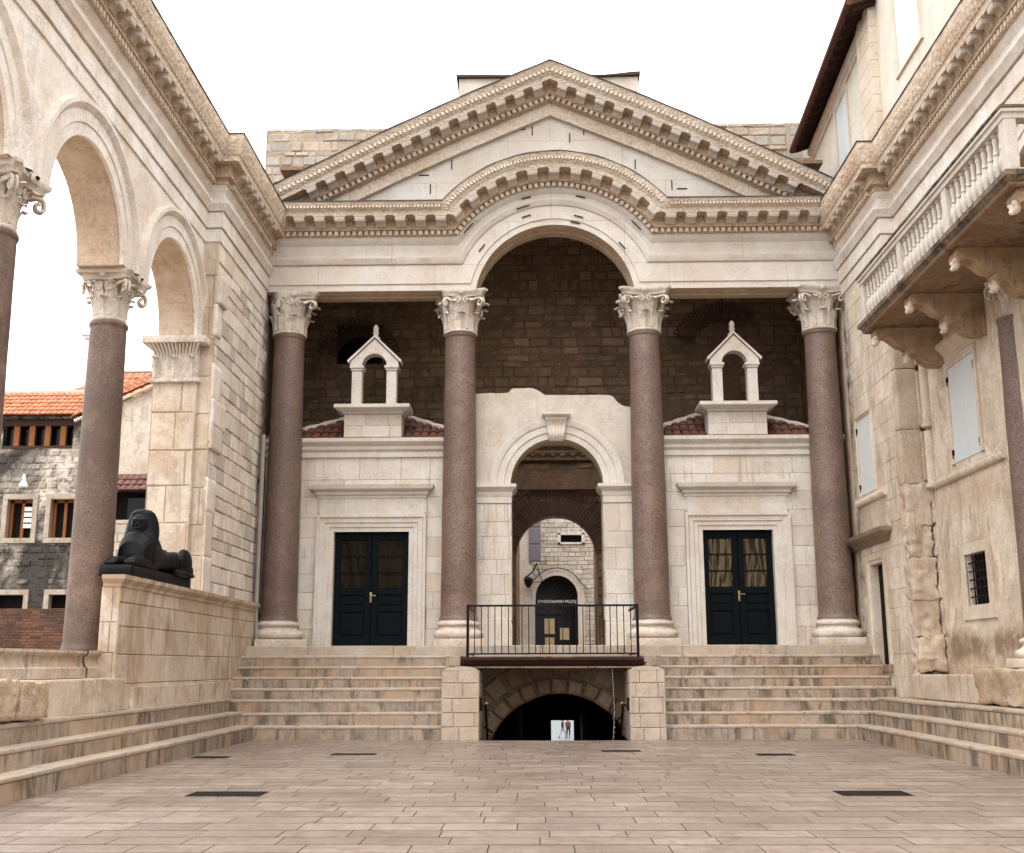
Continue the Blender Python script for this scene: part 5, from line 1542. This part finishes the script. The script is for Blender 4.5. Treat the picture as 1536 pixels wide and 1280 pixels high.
def build_palace():
    T = thing('palace_front', 'cream palace front on the right with shuttered windows and stone balcony', 'building', (7.65, -8, .78))
    XE, XA, XW = 7.1, 7.42, 7.65
    # corner section next to the portico
    mb = MB()
    dy0, dy1, dz0, dz1 = -2.22, -1.32, 1.44, 3.62
    Wd = 3.3
    o = -.42
    H = lambda y0, y1, z0, z1: (o - y1, o - y0, z0 - .78, z1 - .78)
    ashlar(mb, (XE, o, .78), (0,-1,0), (0,0,1), (-1,0,0), Wd, 9.6, (.38,.52), (.5,1.2), holes=[H(dy0, dy1, dz0, dz1), H(-2.16, -1.02, 5.2, 7.0)], seed=51, gap=.004, ch=.005, jit=.004)
    mb.cur = 0
    ashlar(mb, (XE, -3.72, .78), (1,0,0), (0,0,1), (0,-1,0), .6, 9.6, (.5,.8), (.6,.9), seed=52, gap=.006, ch=.01, jit=.006)
    mb.cur = 1
    mb.box(XE + .03, 8.6, -3.68, -2.25, .78, 10.3); mb.box(XE + .03, 8.6, -1.3, -.1, .78, 10.3); mb.box(XE + .03, 8.6, -2.25, -1.3, 3.64, 10.3)
    mb.build('corner_wall', [M['palace_block'], M['palace']], T)
    # portal
    mb = MB()
    mb.grid([[(XE + p, dy0 - q, dz0), (XE + p, dy0 - q, dz1 + q), (XE + p, dy1 + q, dz1 + q), (XE + p, dy1 + q, dz0)] for q, p in ((0,.5),(0,-.02),(.08,-.03),(.09,-.05),(.22,-.06),(.22,.02))])
    D = mb.build('doorway', M['palace_trim'], T)
    mb = MB(); mb.box(XE + .16, XE + .2, dy0, dy1, dz0, dz1); mb.build('door_leaf_or_void', M['black'], D)  # black sheet painted in for the unlit interior of the open doorway
    mb = MB(); mb.box(XE - .06, XE + .4, dy0 - .22, dy1 + .22, dz0 - .16, dz0, .015); mb.build('threshold', M['step'], D)
    mb = MB(); sweep(mb, [(XE + .05, .0), (XE, .0), (XE, -2.75), (XE + .05, -2.75)], [(.01,4.02),(.06,4.06),(.10,4.13),(.22,4.18),(.26,4.22),(.28,4.30),(-.05,4.36)]); mb.jitter(.01, 4); mb.build('hood', M['hoodstone'], D, smooth=25)
    palace_window(T, XE - .0, -2.14, -1.04, 5.22, 6.98, False, (-2.85, -.7, 5.08), leaves=1, fw=.07)
    mb = MB(); mb.box(XE - .02, XE + .01, -2.75, -.95, 4.36, 5.0, .006); mb.build('patch', M['pier'], T)
    # eroded antique pier
    mb = MB()
    for (z0, z1, d, y1, y0, amp) in ((7.5, 8.1, .50, -3.70, -3.95, .004), (6.2, 7.48, .50, -3.70, -3.95, .004), (5.05, 6.18, .50, -3.70, -3.97, .006), (4.2, 5.03, .56, -3.66, -4.05, .05), (3.55, 4.18, .56, -3.66, -4.02, .06), (2.72, 3.53, .58, -3.64, -4.06, .05), (1.98, 2.70, .58, -3.64, -4.02, .04), (1.30, 1.96, .60, -3.6, -4.15, .06), (.78, 1.28, .5, -3.5, -4.0, .07)):
        e = .03 if amp > .01 else .004
        rockbox(mb, XE - .01, XE + d - .06, y0, y1, z0 - e, z1 + e, amp * 1.2, 2.9, .07)
        rockbox(mb, XE + d - .09 + e, XW + .2, y0 - .06, y1 - .02, z0 - e + .06, z1 + e - .05, amp + .004, 3.4, .07)
    mb.build('antique_pier', M['pier'], T, smooth=45)
    # slim half shafts against the pier
    for (z0, z1) in ((6.25, 7.6), (5.0, 6.1)):
        mb = MB(); mb.tube([(XW - .04, -4.2, z0), (XW - .04, -4.2, z1)], .10, 12); mb.lathe([(.10, 0), (.14, .02), (.14, .08), (.10, .1)], 12, (XW - .04, -4.2, z0 - .08)); mb.build('half_shaft', M['palace_trim'], T, smooth=40)
    # infill wall between the old arcade columns, with arches above
    mb = MB()
    gy0, gy1, gz0, gz1 = -6.5, -5.48, 2.50, 3.44
    mb.cur = 0
    for (a, b, c, d) in subtract([(-20, -3.72, .78, 10.3)], (gy0, gy1, gz0, gz1)):
        mb.poly([(XW, a, c), (XW, b, c), (XW, b, d), (XW, a, d)])
    for P in ([(XW, gy0, gz0), (XW, gy1, gz0), (XW + .35, gy1, gz0), (XW + .35, gy0, gz0)], [(XW, gy0, gz1), (XW, gy1, gz1), (XW + .35, gy1, gz1), (XW + .35, gy0, gz1)], [(XW, gy0, gz0), (XW, gy0, gz1), (XW + .35, gy0, gz1), (XW + .35, gy0, gz0)], [(XW, gy1, gz0), (XW, gy1, gz1), (XW + .35, gy1, gz1), (XW + .35, gy1, gz0)]): mb.poly(P)
    mb.cur = 0; mb.box(8.3, 8.6, -20, -3.7, .78, 13)
    mb.build('wall', [M['palace']], T)
    zs, Rr = 8.1, 1.5
    cents = [-6.05, -10.45, -14.65, -18.85]
    lo = lambda yy: max([zs] + [zs + math.sqrt(max(0, Rr*Rr - (yy - c)**2)) for c in cents if abs(yy - c) < Rr])
    ys = sorted(set([-20.4, -3.72] + [q for c in cents for q in archx(c, Rr, 28)]))
    mb = MB(); stripwall(mb, lambda a, z, d: (d, a, z), ys, lo, lambda a: 12.3, XA, XW + .3)
    mb.build('arch_wall', [M['arcade'], M['soffit']], T)
    mb = MB()
    for c in cents:
        arc_mould(mb, (XA, c, zs), (0,1,0), (0,0,1), (-1,0,0), [(Rr - .035, -.03), (Rr - .035, .035), (Rr + .16, .035), (Rr + .17, .055), (Rr + .37, .055), (Rr + .39, .08), (Rr + .46, .13), (Rr + .53, .13), (Rr + .55, 0)], seg=44)
    mb.build('archivolt', M['arcade'], T, smooth=25)
    path = [(XE, -.45), (XE, -3.75), (XA, -3.75), (XA, -20.4)]
    mb = MB(); sweep(mb, path, SIDE); mb.jitter(.009, 3.5); mb.build('entablature', M['arcade'], T, smooth=25)
    side_cornice(T, path, M['carved_dark'], -1, [(XE, -3.7, -.95), (XA, -17, -4.1)])
    # half-buried granite columns
    sh = shaft_mesh(.33, .29, 5.35, M['granite']); cm = capital_mesh(.84, .29, .3, 8); bs = base_mesh(.33, .5, 1.0, M['palace_trim'], .02)
    for k, yy in enumerate((-8.25, -12.45)):
        c = bpy.data.objects.new('column', None); C.objects.link(c); c.location = (7.85, yy, 1.4); attach(c, T)
        place(bs, 'base', Matrix.Translation((7.80, yy, 1.38)), c)
        place(sh, 'shaft', Matrix.Translation((7.80, yy, 1.88)) @ Matrix.Rotation(1 + k, 4, 'Z'), c)
        place(cm, 'capital', Matrix.Translation((7.80, yy, 7.22)) @ Matrix.Rotation(k, 4, 'Z') @ Matrix.Diagonal((.62, .62, 1.03, 1)), c)
    # podium stones and the eroded plinth
    mb = MB(); blockrun(mb, 7.02, 7.7, -7.2, -3.7, .78, 1.25, (1.2, 2.2), 'y', 6, .025); mb.build('podium', M['pier'], T)
    mb = MB(); rockbox(mb, 6.98, 7.8, -9.4, -7.15, .78, 1.36, .09, 1.6, .1); mb.build('plinth', M['rough'], T, smooth=60)
    # windows
    palace_window(T, XW, -6.72, -5.42, 5.20, 7.08, True, (-7.75, -4.3, 4.98))
    palace_window(T, XW, -11.2, -9.9, 5.20, 7.08, True, (-12.0, -8.75, 4.98))
    # barred window
    mb = MB()
    fw = .2
    for (a, b, c, d) in ((gy0 - fw, gy0, gz0 - .06, gz1 + fw), (gy1, gy1 + fw, gz0 - .06, gz1 + fw), (gy0, gy1, gz1, gz1 + fw), (gy0 - fw - .06, gy1 + fw + .06, gz0 - .26, gz0 - .002)): mb.box(XW - (.035 if c > gz0 - .2 else .043), XW + .02, a, b, c, d, .008)
    Wn = mb.build('window', M['palace_trim'], T)
    mb = MB(); mb.box(XW + .15, XW + .17, gy0, gy1, gz0, gz1); mb.build('pane', M['black'], Wn)
    mb = MB()
    for k in range(1, 6): y = gy0 + (gy1 - gy0) * k / 6; mb.box(XW + .05, XW + .07, y - .012, y + .012, gz0, gz1)
    for k in range(1, 6): z = gz0 + (gz1 - gz0) * k / 6; mb.box(XW + .035, XW + .05, gy0, gy1, z - .012, z + .012)
    mb.build('grille', M['iron'], Wn)
    # balcony
    X0, ya, yb, zb = 6.2, -12.1, -4.86, 7.98
    mb = MB()
    sweep(mb, [(XW, yb), (X0, yb), (X0, ya), (XW, ya)], [(-.05,7.96),(-.02,7.975),(.0,8.02),(-.04,8.04),(-.02,8.06),(.05,8.10),(.06,8.17),(-.1,8.18)])
    mb.box(X0 + .03, XW, ya + .03, yb - .03, 7.97, 8.16)
    Bk = mb.build('balcony', M['balc_slab'], T)
    mb = MB(); sweep(mb, [(XW, yb), (X0, yb), (X0, ya), (XW, ya)], [(.0,8.03),(.03,8.07),(.066,8.10),(.066,8.178),(-.0,8.185)]); mb.jitter(.008, 7); mb.build('mossy_edge', M['mossy'], Bk)
    mb = MB(); sweep(mb, [(XW, yb), (X0, yb), (X0, ya), (XW, ya)], [(-.20,8.98),(.0,8.98),(.0,9.06),(.03,9.07),(.03,9.12),(-.22,9.13)]); mb.build('handrail', M['clean'], Bk)
    mb = MB(); sweep(mb, [(XW, yb), (X0, yb), (X0, ya), (XW, ya)], [(-.21,9.13),(.045,9.128),(.05,9.165),(-.22,9.17)]); mb.jitter(.008, 8); mb.build('rail_crust', M['mossy'], Bk)
    mb = MB(); sweep(mb, [(XW, yb), (X0, yb), (X0, ya), (XW, ya)], [(-.2,8.16),(-.01,8.17),(-.01,8.23),(-.2,8.24)]); mb.build('base_rail', M['clean'], Bk)
    bp = [(.055,0),(.055,.06),(.035,.08),(.06,.16),(.075,.22),(.07,.29),(.045,.36),(.032,.41),(.05,.43),(.032,.45),(.03,.5),(.045,.62),(.05,.66),(.035,.69),(.055,.70),(.055,.76)]
    mb = MB(); mb.lathe(bp, 16); bm_ = mb.mesh('baluster', M['clean'])
    bm_.polygons.foreach_set('use_smooth', [True] * len(bm_.polygons)); bm_.set_sharp_from_angle(angle=math.radians(50))
    n = 34
    for k in range(n):
        y = yb - .11 - (yb - ya - .22) * k / (n - 1)
        if k in (0, 11, 22, n - 1):
            mb = MB(); mb.box(X0 + .015, X0 + .185, y - .10, y + .10, 8.23, 8.99, .01); mb.build('pedestal', M['clean'], Bk)
        else:
            place(bm_, 'baluster', Matrix.Translation((X0 + .1, y, 8.23)), Bk)
    for k in range(5):
        for y in (ya + .1, yb - .1): place(bm_, 'baluster', Matrix.Translation((X0 + .42 + k * .22, y, 8.23)), Bk)
    for yc in (-5.15, -7.25, -9.5, -11.8): bracket(Bk, yc, XW, 7.965)
    # rail across the window arch behind the balcony
    # upper storey, set back behind the cornice
    U = thing('upper_house', 'cream upper house with brown eaves over the right-hand cornice', 'building', (7.6, 0, 12.4))
    def L(y, d=0): return 7.62 - .052 * (3.2 - y) + d
    mb = MB()
    pts = [(L(3.4), 3.4), (L(-3.3), -3.3)]
    mb.poly([(pts[0][0], 3.4, 12.0), (pts[1][0], -3.3, 12.0), (pts[1][0], -3.3, 16.3), (pts[0][0], 3.4, 16.3)])
    mb.poly([(pts[0][0], 3.4, 12.0), (12, 3.4, 12.0), (12, 3.4, 16.3), (pts[0][0], 3.4, 16.3)])
    mb.poly([(7.34, -3.3, 12.0), (7.34, -20, 12.0), (7.34, -20, 20.5), (7.34, -3.3, 20.5)])
    mb.poly([(7.34, -3.3, 12.0), (12, -3.3, 12.0), (12, -3.3, 20.5), (7.34, -3.3, 20.5)])
    mb.build('wall', M['upper'], U)
    mb = MB()
    for k in range(10): mb.box(7.17, 7.6, -3.75, -2.75 - .0, 12.2 + k*.42, 12.2 + (k+1)*.42 - .006, .012)
    mb.build('quoin', M['palace_trim'], U)
    def upwin(y0, y1, z0, z1, X):
        mb = MB()
        prof = [(0,.04),(0,-.03),(.14,-.05),(.16,.01)]
        mb.grid([[(X(y0) + p, y0 - o, z0 - o), (X(y0) + p, y0 - o, z1 + o), (X(y1) + p, y1 + o, z1 + o), (X(y1) + p, y1 + o, z0 - o), (X(y0) + p, y0 - o, z0 - o)] for o, p in prof])
        W = mb.build('window', M['palace_trim'], U)
        mb = MB()
        for k in (0, 1):
            a = y0 + (y1 - y0) * k / 2 + .005; b = y0 + (y1 - y0) * (k+1) / 2 - .005
            q = MB(); q.poly([(X(a) - .01, a, z0), (X(b) - .01, b, z0), (X(b) - .01, b, z1), (X(a) - .01, a, z1)]); q.grid([[(X(a) - .01, a, z0), (X(a) - .01, a, z1)], [(X(a) + .03, a, z0), (X(a) + .03, a, z1)]])
            q.build('shutter', M['shutter'], W)
        return W
    upwin(-1.0, .2, 13.2, 15.5, L)
    upwin(-6.35, -5.0, 13.75, 16.2, lambda y: 7.34)
    # eaves: boards, rafters, tiles and gutter
    def E(y, d): return L(y) - .50 + d
    mb = MB()
    yy0, yy1 = 3.5, -4.0
    mb.grid([[(E(yy0, 0), yy0, 15.95), (E(yy1, 0), yy1, 15.95)], [(E(yy0, 1.0), yy0, 16.3), (E(yy1, 1.0), yy1, 16.3)]])
    mb.grid([[(E(yy0, 0), yy0, 15.95), (E(yy1, 0), yy1, 15.95)], [(E(yy0, 0), yy0, 16.06), (E(yy1, 0), yy1, 16.06)], [(E(yy0, 4), yy0, 17.6), (E(yy1, 4), yy1, 17.6)]])
    for y in (yy0, yy1): mb.poly([(E(y, 0), y, 15.95), (E(y, 0), y, 16.06), (E(y, 4), y, 17.6), (E(y, 1), y, 16.3)])
    rf = mb.build('roof', M['brownwood'], U)
    for k in range(16):
        y = yy0 - .25 - k * .47
        q = MB(); q.grid([[(E(y, .03), y - .04, 15.86), (E(y, .8), y - .04, 16.13), (E(y, .8), y + .04, 16.13), (E(y, .03), y + .04, 15.86)], [(E(y, .03), y - .04, 15.95), (E(y, .8), y - .04, 16.24), (E(y, .8), y + .04, 16.24), (E(y, .03), y + .04, 15.95)]], True); q.poly([(E(y, .03), y - .04, 15.86), (E(y, .03), y + .04, 15.86), (E(y, .03), y + .04, 15.95), (E(y, .03), y - .04, 15.95)]); q.build('rafter', M['brownwood'], rf)
    mb = MB(); mb.tube([(E(y, -.06), y, 16.02) for y in (yy0, 1, -2, yy1)], .085, 10); mb.build('gutter', M['rust_gutter'], rf, smooth=60)
    mb = MB(); sweep(mb, [(L(3.4), 3.4), (L(-3.3), -3.3)], [(0,15.6),(.05,15.62),(.05,15.75),(.12,15.82),(.14,15.95),(0,15.96)]); mb.build('cornice', M['palace_trim'], U)
    mb = MB(); mb.box(6.9, 7.6, -3.7, -2.6, 12.46, 12.75, .02); mb.build('lead_flashing', M['lead'], U)
    mb = MB(); mb.box(6.75, 7.9, 1.2, 3.2, 12.6, 12.95, .02); mb.build('lead_flashing', M['lead'], U)
    # dark downpipe by the right-hand end of the portico
    mb = MB(); mb.tube([(6.98, .02, 1.9), (6.98, .0, 5.6), (6.99, .0, 7.2)], .055, 10)
    for z in (2.6, 4.4, 6.2): mb.lathe([(.075, 0), (.075, .05)], 10, (6.98, .01, z))
    tag(mb.build('downpipe', M['pipe_dark'], None, smooth=60), 'dark downpipe in the gap beside the right end column', 'pipe')
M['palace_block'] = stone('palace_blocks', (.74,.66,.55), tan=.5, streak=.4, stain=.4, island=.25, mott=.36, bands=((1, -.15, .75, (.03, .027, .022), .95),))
M['hoodstone'] = stone('door_hood_stone', (.22,.17,.125), tan=.3, streak=.9, island=0, mott=.5)
M['balc_slab'] = stone('blackened_slab', (.20,.13,.08), tan=.3, streak=.9, island=0, mott=.6, grime=(.03,.025,.02))
M['mossy'] = stone('mossy_stone', (.17,.14,.105), tan=.3, streak=.9, island=0, mott=.9, grime=(.02,.018,.015), cov=(.42, .56, .3, .5))
M['rust_gutter'] = plain('brown_gutter', (.10,.035,.022), .5, .2)

# ------------------------------------------------------------------ houses beyond the left arcade
def build_background():
    y = 10.0
    T = thing('old_house', 'blackened rubble house with orange tiles and wooden window band behind the arcade', 'house', (-17, y, .95))
    x0, x1 = -21.0, -15.6
    wins = [(-18.1, -17.25, 5.62, 6.92, 'w'), (-16.64, -15.83, 5.62, 6.92, 'w'), (-18.3, -17.3, 2.6, 3.75, 'b'), (-16.45, -15.7, 2.6, 3.75, 'b')]
    band = (-18.5, -16.1, 8.68, 9.68)
    mb = MB()
    holes = [(a - x0, b - x0, c - .95, d - .95) for a, b, c, d, k in wins] + [(band[0] - x0, band[1] - x0, band[2] - .95, band[3] - .95)]
    ashlar(mb, (x0, y, .95), (1,0,0), (0,0,1), (0,-1,0), x1 - x0, 8.85, (.14,.26), (.16,.46), holes=holes, rough=.02, gap=.014, ch=.03, jit=.03, seed=71)
    mb.cur = 1; mb.box(x0, x1, y + .5, y + .6, .95, 9.8)
    mb.build('wall', [M['old_house'], M['old_house']], T)
    for a, b, c, d, k in wins:
        mb = MB(); f = .17
        for q in ((a - f, a, c, d), (b, b + f, c, d), (a - f, b + f, d, d + f), (a - f, b + f, c - f, c)): mb.box(q[0], q[1], y - .06, y + .2, q[2], q[3], .015)
        W = mb.build('window', M['house_frame'], T)
        mb = MB(); mb.box(a, b, y + .35, y + .4, c, d); mb.build('pane', M['black'], W)
        mb = MB()
        for q in ((a, a + .09, c, d), (b - .09, b, c, d), (a, b, d - .09, d), ((a+b)/2 - .05, (a+b)/2 + .05, c, d)): mb.box(q[0], q[1], y + .22, y + .3, q[2], q[3])
        if k == 'w': mb.build('casement', M['wood'], W)
    # lit louvres in the left window
    mb = MB()
    for k in range(4): mb.box(-17.62, -17.32, y + .18, y + .2, 5.98 + k * .19, 6.12 + k * .19)
    mb.build('blind', M['white'], T)
    mb = MB(); mb.box(band[0], band[1], y + .3, y + .35, band[2], band[3])
    W = mb.build('window_band', M['glass_dark'], T)
    for k in range(4):
        x = band[0] + .36 + k * .53
        mb = MB(); mb.box(x, x + .19, y + .02, y + .14, band[2], band[3] - .22, .01); mb.build('frame', M['wood'], W)
    mb = MB(); mb.box(band[0], band[1], y + .0, y + .14, band[2] - .02, band[2] + .07); mb.box(band[0], band[1], y - .02, y + .16, band[3] - .24, band[3] - .04); mb.build('frame', M['brownwood'], W)
    mb = MB(); tile_roof(mb, (x0, y - .35, 9.72), (1,0,0), (0,.9,.62), x1 - x0 + .35, 2.2, w=.19, row=.34); mb.build('roof', [M['tile'], M['brownwood']], T, smooth=50)
    mb = MB(); mb.box(x0, x1 + .3, y + 1.3, y + 1.6, 10.7, 11.02, .03); mb.jitter(.02, 4); mb.build('ridge', M['rubble'], T)
    # side house to the right, plastered, with its own roof
    T = thing('plain_house', 'pale plastered house wall between the arcade column and the pier', 'house', (-14, 9, .95))
    mb = MB()
    mb.poly([(-15.6, y - .3, .95), (-11.5, y - .3, .95), (-11.5, y - .3, 11.6), (-15.6, y - .3, 9.55)])
    mb.poly([(-15.6, y - .3, .95), (-15.6, y + 3, .95), (-15.6, y + 3, 9.4), (-15.6, y - .3, 9.4)])
    mb.build('wall', M['plaster_old'], T)
    mb = MB(); tile_roof(mb, (-16.0, y - .45, 9.6), Vector((4.5, 0, 2.05)), (0,.8,.55), 4.6, 1.4, w=.2, row=.34); mb.build('roof', [M['tile'], M['brownwood']], T, smooth=50)
    mb = MB(); mb.tube([(-15.9, y - .45, 9.5), (-11.5, y - .45, 11.55)], .05, 6); mb.build('verge', M['palace_trim'], T)
    # hipped roof further back
    T = thing('hipped_roof_house', 'farther house with a bright orange hipped tile roof', 'house', (-15, 14.5, .95))
    mb = MB(); mb.box(-18.4, -9, 14.2, 20, .95, 11.4); mb.build('wall', M['plaster_old'], T)
    mb = MB()
    W, L_ = 9.8, 3.6
    tile_roof(mb, (-18.6, 13.9, 11.3), (1,0,0), (0,.75,.66), W, 2.3, lambda p, q: p > q * .75, w=.24, row=.4)
    mb.cur = 1; mb.poly([(-18.6, 13.9, 11.3), (-8.8, 13.9, 11.3), (-8.8, 15.65, 12.85), (-16.9, 15.65, 12.85)]); mb.cur = 0
    mb.build('roof', [M['tile'], M['tile_old']], T, smooth=50)
    # little lean-to
    T = thing('lean_to', 'small lean-to with old brown tiles and a dark window, right of the arcade column', 'outbuilding', (-13, 6, .95))
    mb = MB()
    ashlar(mb, (-13.6, 6.0, .95), (1,0,0), (0,0,1), (0,-1,0), 2.4, 5.5, (.2,.3), (.25,.6), holes=[(.35, 1.6, 4.75, 5.6)], rough=.015, gap=.015, ch=.015, seed=72)
    mb.build('wall', [M['rubble'], M['mortar']], T)
    mb = MB(); mb.box(-13.3, -11.9, 6.3, 6.35, 5.6, 6.6); mb.build('window', M['black'], T)
    mb = MB(); mb.box(-12.62, -12.0, 6.1, 6.16, 5.72, 6.36); mb.build('pane', M['glass_dark'], T)
    mb = MB(); tile_roof(mb, (-13.8, 5.7, 6.5), Vector((2.6, 0, .0)), (.0,.7,.5), 2.6, 1.3, lambda p, q: True, w=.2, row=.34); mb.cur = 1; mb.poly([(-13.8, 5.7, 6.48), (-11.2, 5.7, 6.48), (-11.2, 6.75, 7.2), (-13.8, 6.75, 7.2)]); mb.cur = 0; mb.build('roof', [M['tile_old'], M['brownwood']], T, smooth=50)
    # brick wall along the lane
    T = thing('brick_wall', 'low dark red brick wall below the old house', 'wall', (-15, 3, .95))
    mb = MB()
    ashlar(mb, (-17.5, 3.0, .95), (1,0,0), (0,0,1), (0,-1,0), 8.0, 2.0, (.072,.08), (.2,.26), gap=.014, ch=.006, jit=.008, rough=.003, seed=73)
    mb.cur = 1; mb.box(-17.5, -9.5, 3.03, 3.35, .95, 2.93)
    mb.build('brickwork', [M['brick'], M['dark_mortar']], T)
    # lamps
    T = thing('wall_lamp', 'small white conical lamp on the blackened house wall', 'lamp', (-17.5, y - .3, 7.4))
    mb = MB(); mb.lathe([(.15, 0), (.12, .12), (.06, .22), (.04, .42)], 12, (-17.5, y - .3, 7.3)); mb.build('shade', M['white'], T, smooth=50)
    mb = MB(); mb.tube([(-17.5, y - .3, 7.6), (-17.5, y - .02, 7.75)], .02, 6); mb.build('arm', M['iron'], T)
    T = thing('lamp_post', 'slim pale post with box lamp rising behind the arcade column', 'lamp post', (-11.1, -1, .95))
    mb = MB(); mb.tube([(-11.05, -1, .95), (-11.2, -1, 9.3)], .045, 10); mb.build('pole', M['white'], T, smooth=60)
    mb = MB(); mb.box(-11.36, -11.1, -1.15, -.85, 9.25, 9.7, .02); mb.box(-11.32, -11.14, -1.1, -.9, 9.18, 9.26, .02); mb.build('lamp_head', M['white'], T)
    # pale stone balls on the low wall
    for k, (x, z, l) in enumerate(((-14.15, 2.35, 'pale round stone nearest the arcade column foot'),)):
        pass
M['plaster_old'] = stone('old_house_plaster', (.62,.55,.465), tan=.4, streak=.35, island=0, mott=.5, bumpy=.7, stain=.4)

# ------------------------------------------------------------------ build everything
build_portico()
build_chapel(-4.45, -7.1, -1.95, 1.83, -4.44, 'left chapel with navy door, bell gable and old tile roof', -4.45, (.71, 1.0, 9.48))
build_chapel(4.52, 1.95, 7.1, 1.69, 4.44, 'right chapel with brightly reflecting door panes, bell gable and old tile roof', 4.53, (.72, 1.0, 9.50))
build_gateway()
build_vestibule()
build_museum()
build_arcade()
build_left()
build_sphinx()
build_ground()
build_steps()
build_balcony()
build_cellar()
build_palace()
build_background()
build_person('person in a dark jacket and grey trousers striding across the quay', 1.85, 82.5, -5.3, PI * .62, 'cloth_dark', 'cloth_grey', 1.0, 'hair', .05)
build_person('person in a dusky red top and dark trousers on the quay', 2.42, 83.6, -5.3, PI * .9, 'cloth_red', 'cloth_dark', .25, 'hair')

# ------------------------------------------------------------------ camera
cam = bpy.data.cameras.new('camera'); co = bpy.data.objects.new('camera', cam); C.objects.link(co)
cam.sensor_width = 36; cam.sensor_fit = 'HORIZONTAL'; cam.lens = 1677.8 / 1536 * 36
cam.clip_start = .1; cam.clip_end = 5000
co.location = (-.414, -26.778, 1.45)
pi_, ya_, ro_ = .21, .022, .003
fw = Vector((-math.sin(ya_) * math.cos(pi_), math.cos(ya_) * math.cos(pi_), math.sin(pi_)))
rt = Vector((math.cos(ya_), math.sin(ya_), 0)); upv = rt.cross(fw)
c_, s_ = math.cos(ro_), math.sin(ro_)
r2 = rt * c_ - upv * s_ * -1 * -1; u2 = upv * c_ + rt * s_
Mx = Matrix((r2, u2, -fw)).transposed().to_4x4(); Mx.translation = co.location
co.matrix_world = Mx
bpy.context.scene.camera = co

# ------------------------------------------------------------------ light: bright veiled sky, soft sun from behind the viewer
EL, AZ = math.radians(60), math.radians(196)
w = bpy.data.worlds.new('World'); bpy.context.scene.world = w; w.use_nodes = True
t = w.node_tree; bg = t.nodes['Background']
sky = t.nodes.new('ShaderNodeTexSky'); sky.sky_type = 'NISHITA'; sky.sun_disc = False
sky.sun_elevation = EL; sky.sun_rotation = AZ; sky.dust_density = 4; sky.air_density = 1.0
hs = t.nodes.new('ShaderNodeHueSaturation'); hs.inputs['Saturation'].default_value = .12; hs.inputs['Value'].default_value = 1.0
mx = t.nodes.new('ShaderNodeMix'); mx.data_type = 'RGBA'; mx.inputs[0].default_value = .8
mx.inputs[7].default_value = (12.7, 12.8, 13.1, 1)
t.links.new(sky.outputs[0], hs.inputs['Color']); t.links.new(hs.outputs[0], mx.inputs[6]); wt = t.nodes.new('ShaderNodeTexCoord'); sp = t.nodes.new('ShaderNodeSeparateXYZ'); mr = t.nodes.new('ShaderNodeMapRange')
mr.inputs['From Min'].default_value = 0; mr.inputs['From Max'].default_value = 1; mr.inputs['To Min'].default_value = .62; mr.inputs['To Max'].default_value = 1.65
vm = t.nodes.new('ShaderNodeVectorMath'); vm.operation = 'SCALE'
t.links.new(wt.outputs['Generated'], sp.inputs[0]); t.links.new(sp.outputs[2], mr.inputs['Value']); t.links.new(mx.outputs[2], vm.inputs[0]); t.links.new(mr.outputs[0], vm.inputs['Scale'])
t.links.new(vm.outputs[0], bg.inputs['Color'])
bg.inputs['Strength'].default_value = .12
sl = bpy.data.lights.new('sun', 'SUN'); so = bpy.data.objects.new('sun', sl); C.objects.link(so)
sl.energy = .5; sl.angle = math.radians(22); sl.color = (1, .96, .90)
d = Vector((math.sin(AZ) * math.cos(EL), math.cos(AZ) * math.cos(EL), math.sin(EL)))
so.rotation_euler = d.to_track_quat('Z', 'Y').to_euler()
so.location = d * 60
sc = bpy.context.scene
sc.view_settings.view_transform = 'Standard'; sc.view_settings.look = 'None'
sc.view_settings.exposure = 1.08; sc.view_settings.gamma = 1.0
sc.cycles.max_bounces = 5; sc.cycles.diffuse_bounces = 3; sc.cycles.glossy_bounces = 2; sc.cycles.use_denoising = True; sc.cycles.adaptive_threshold = .02
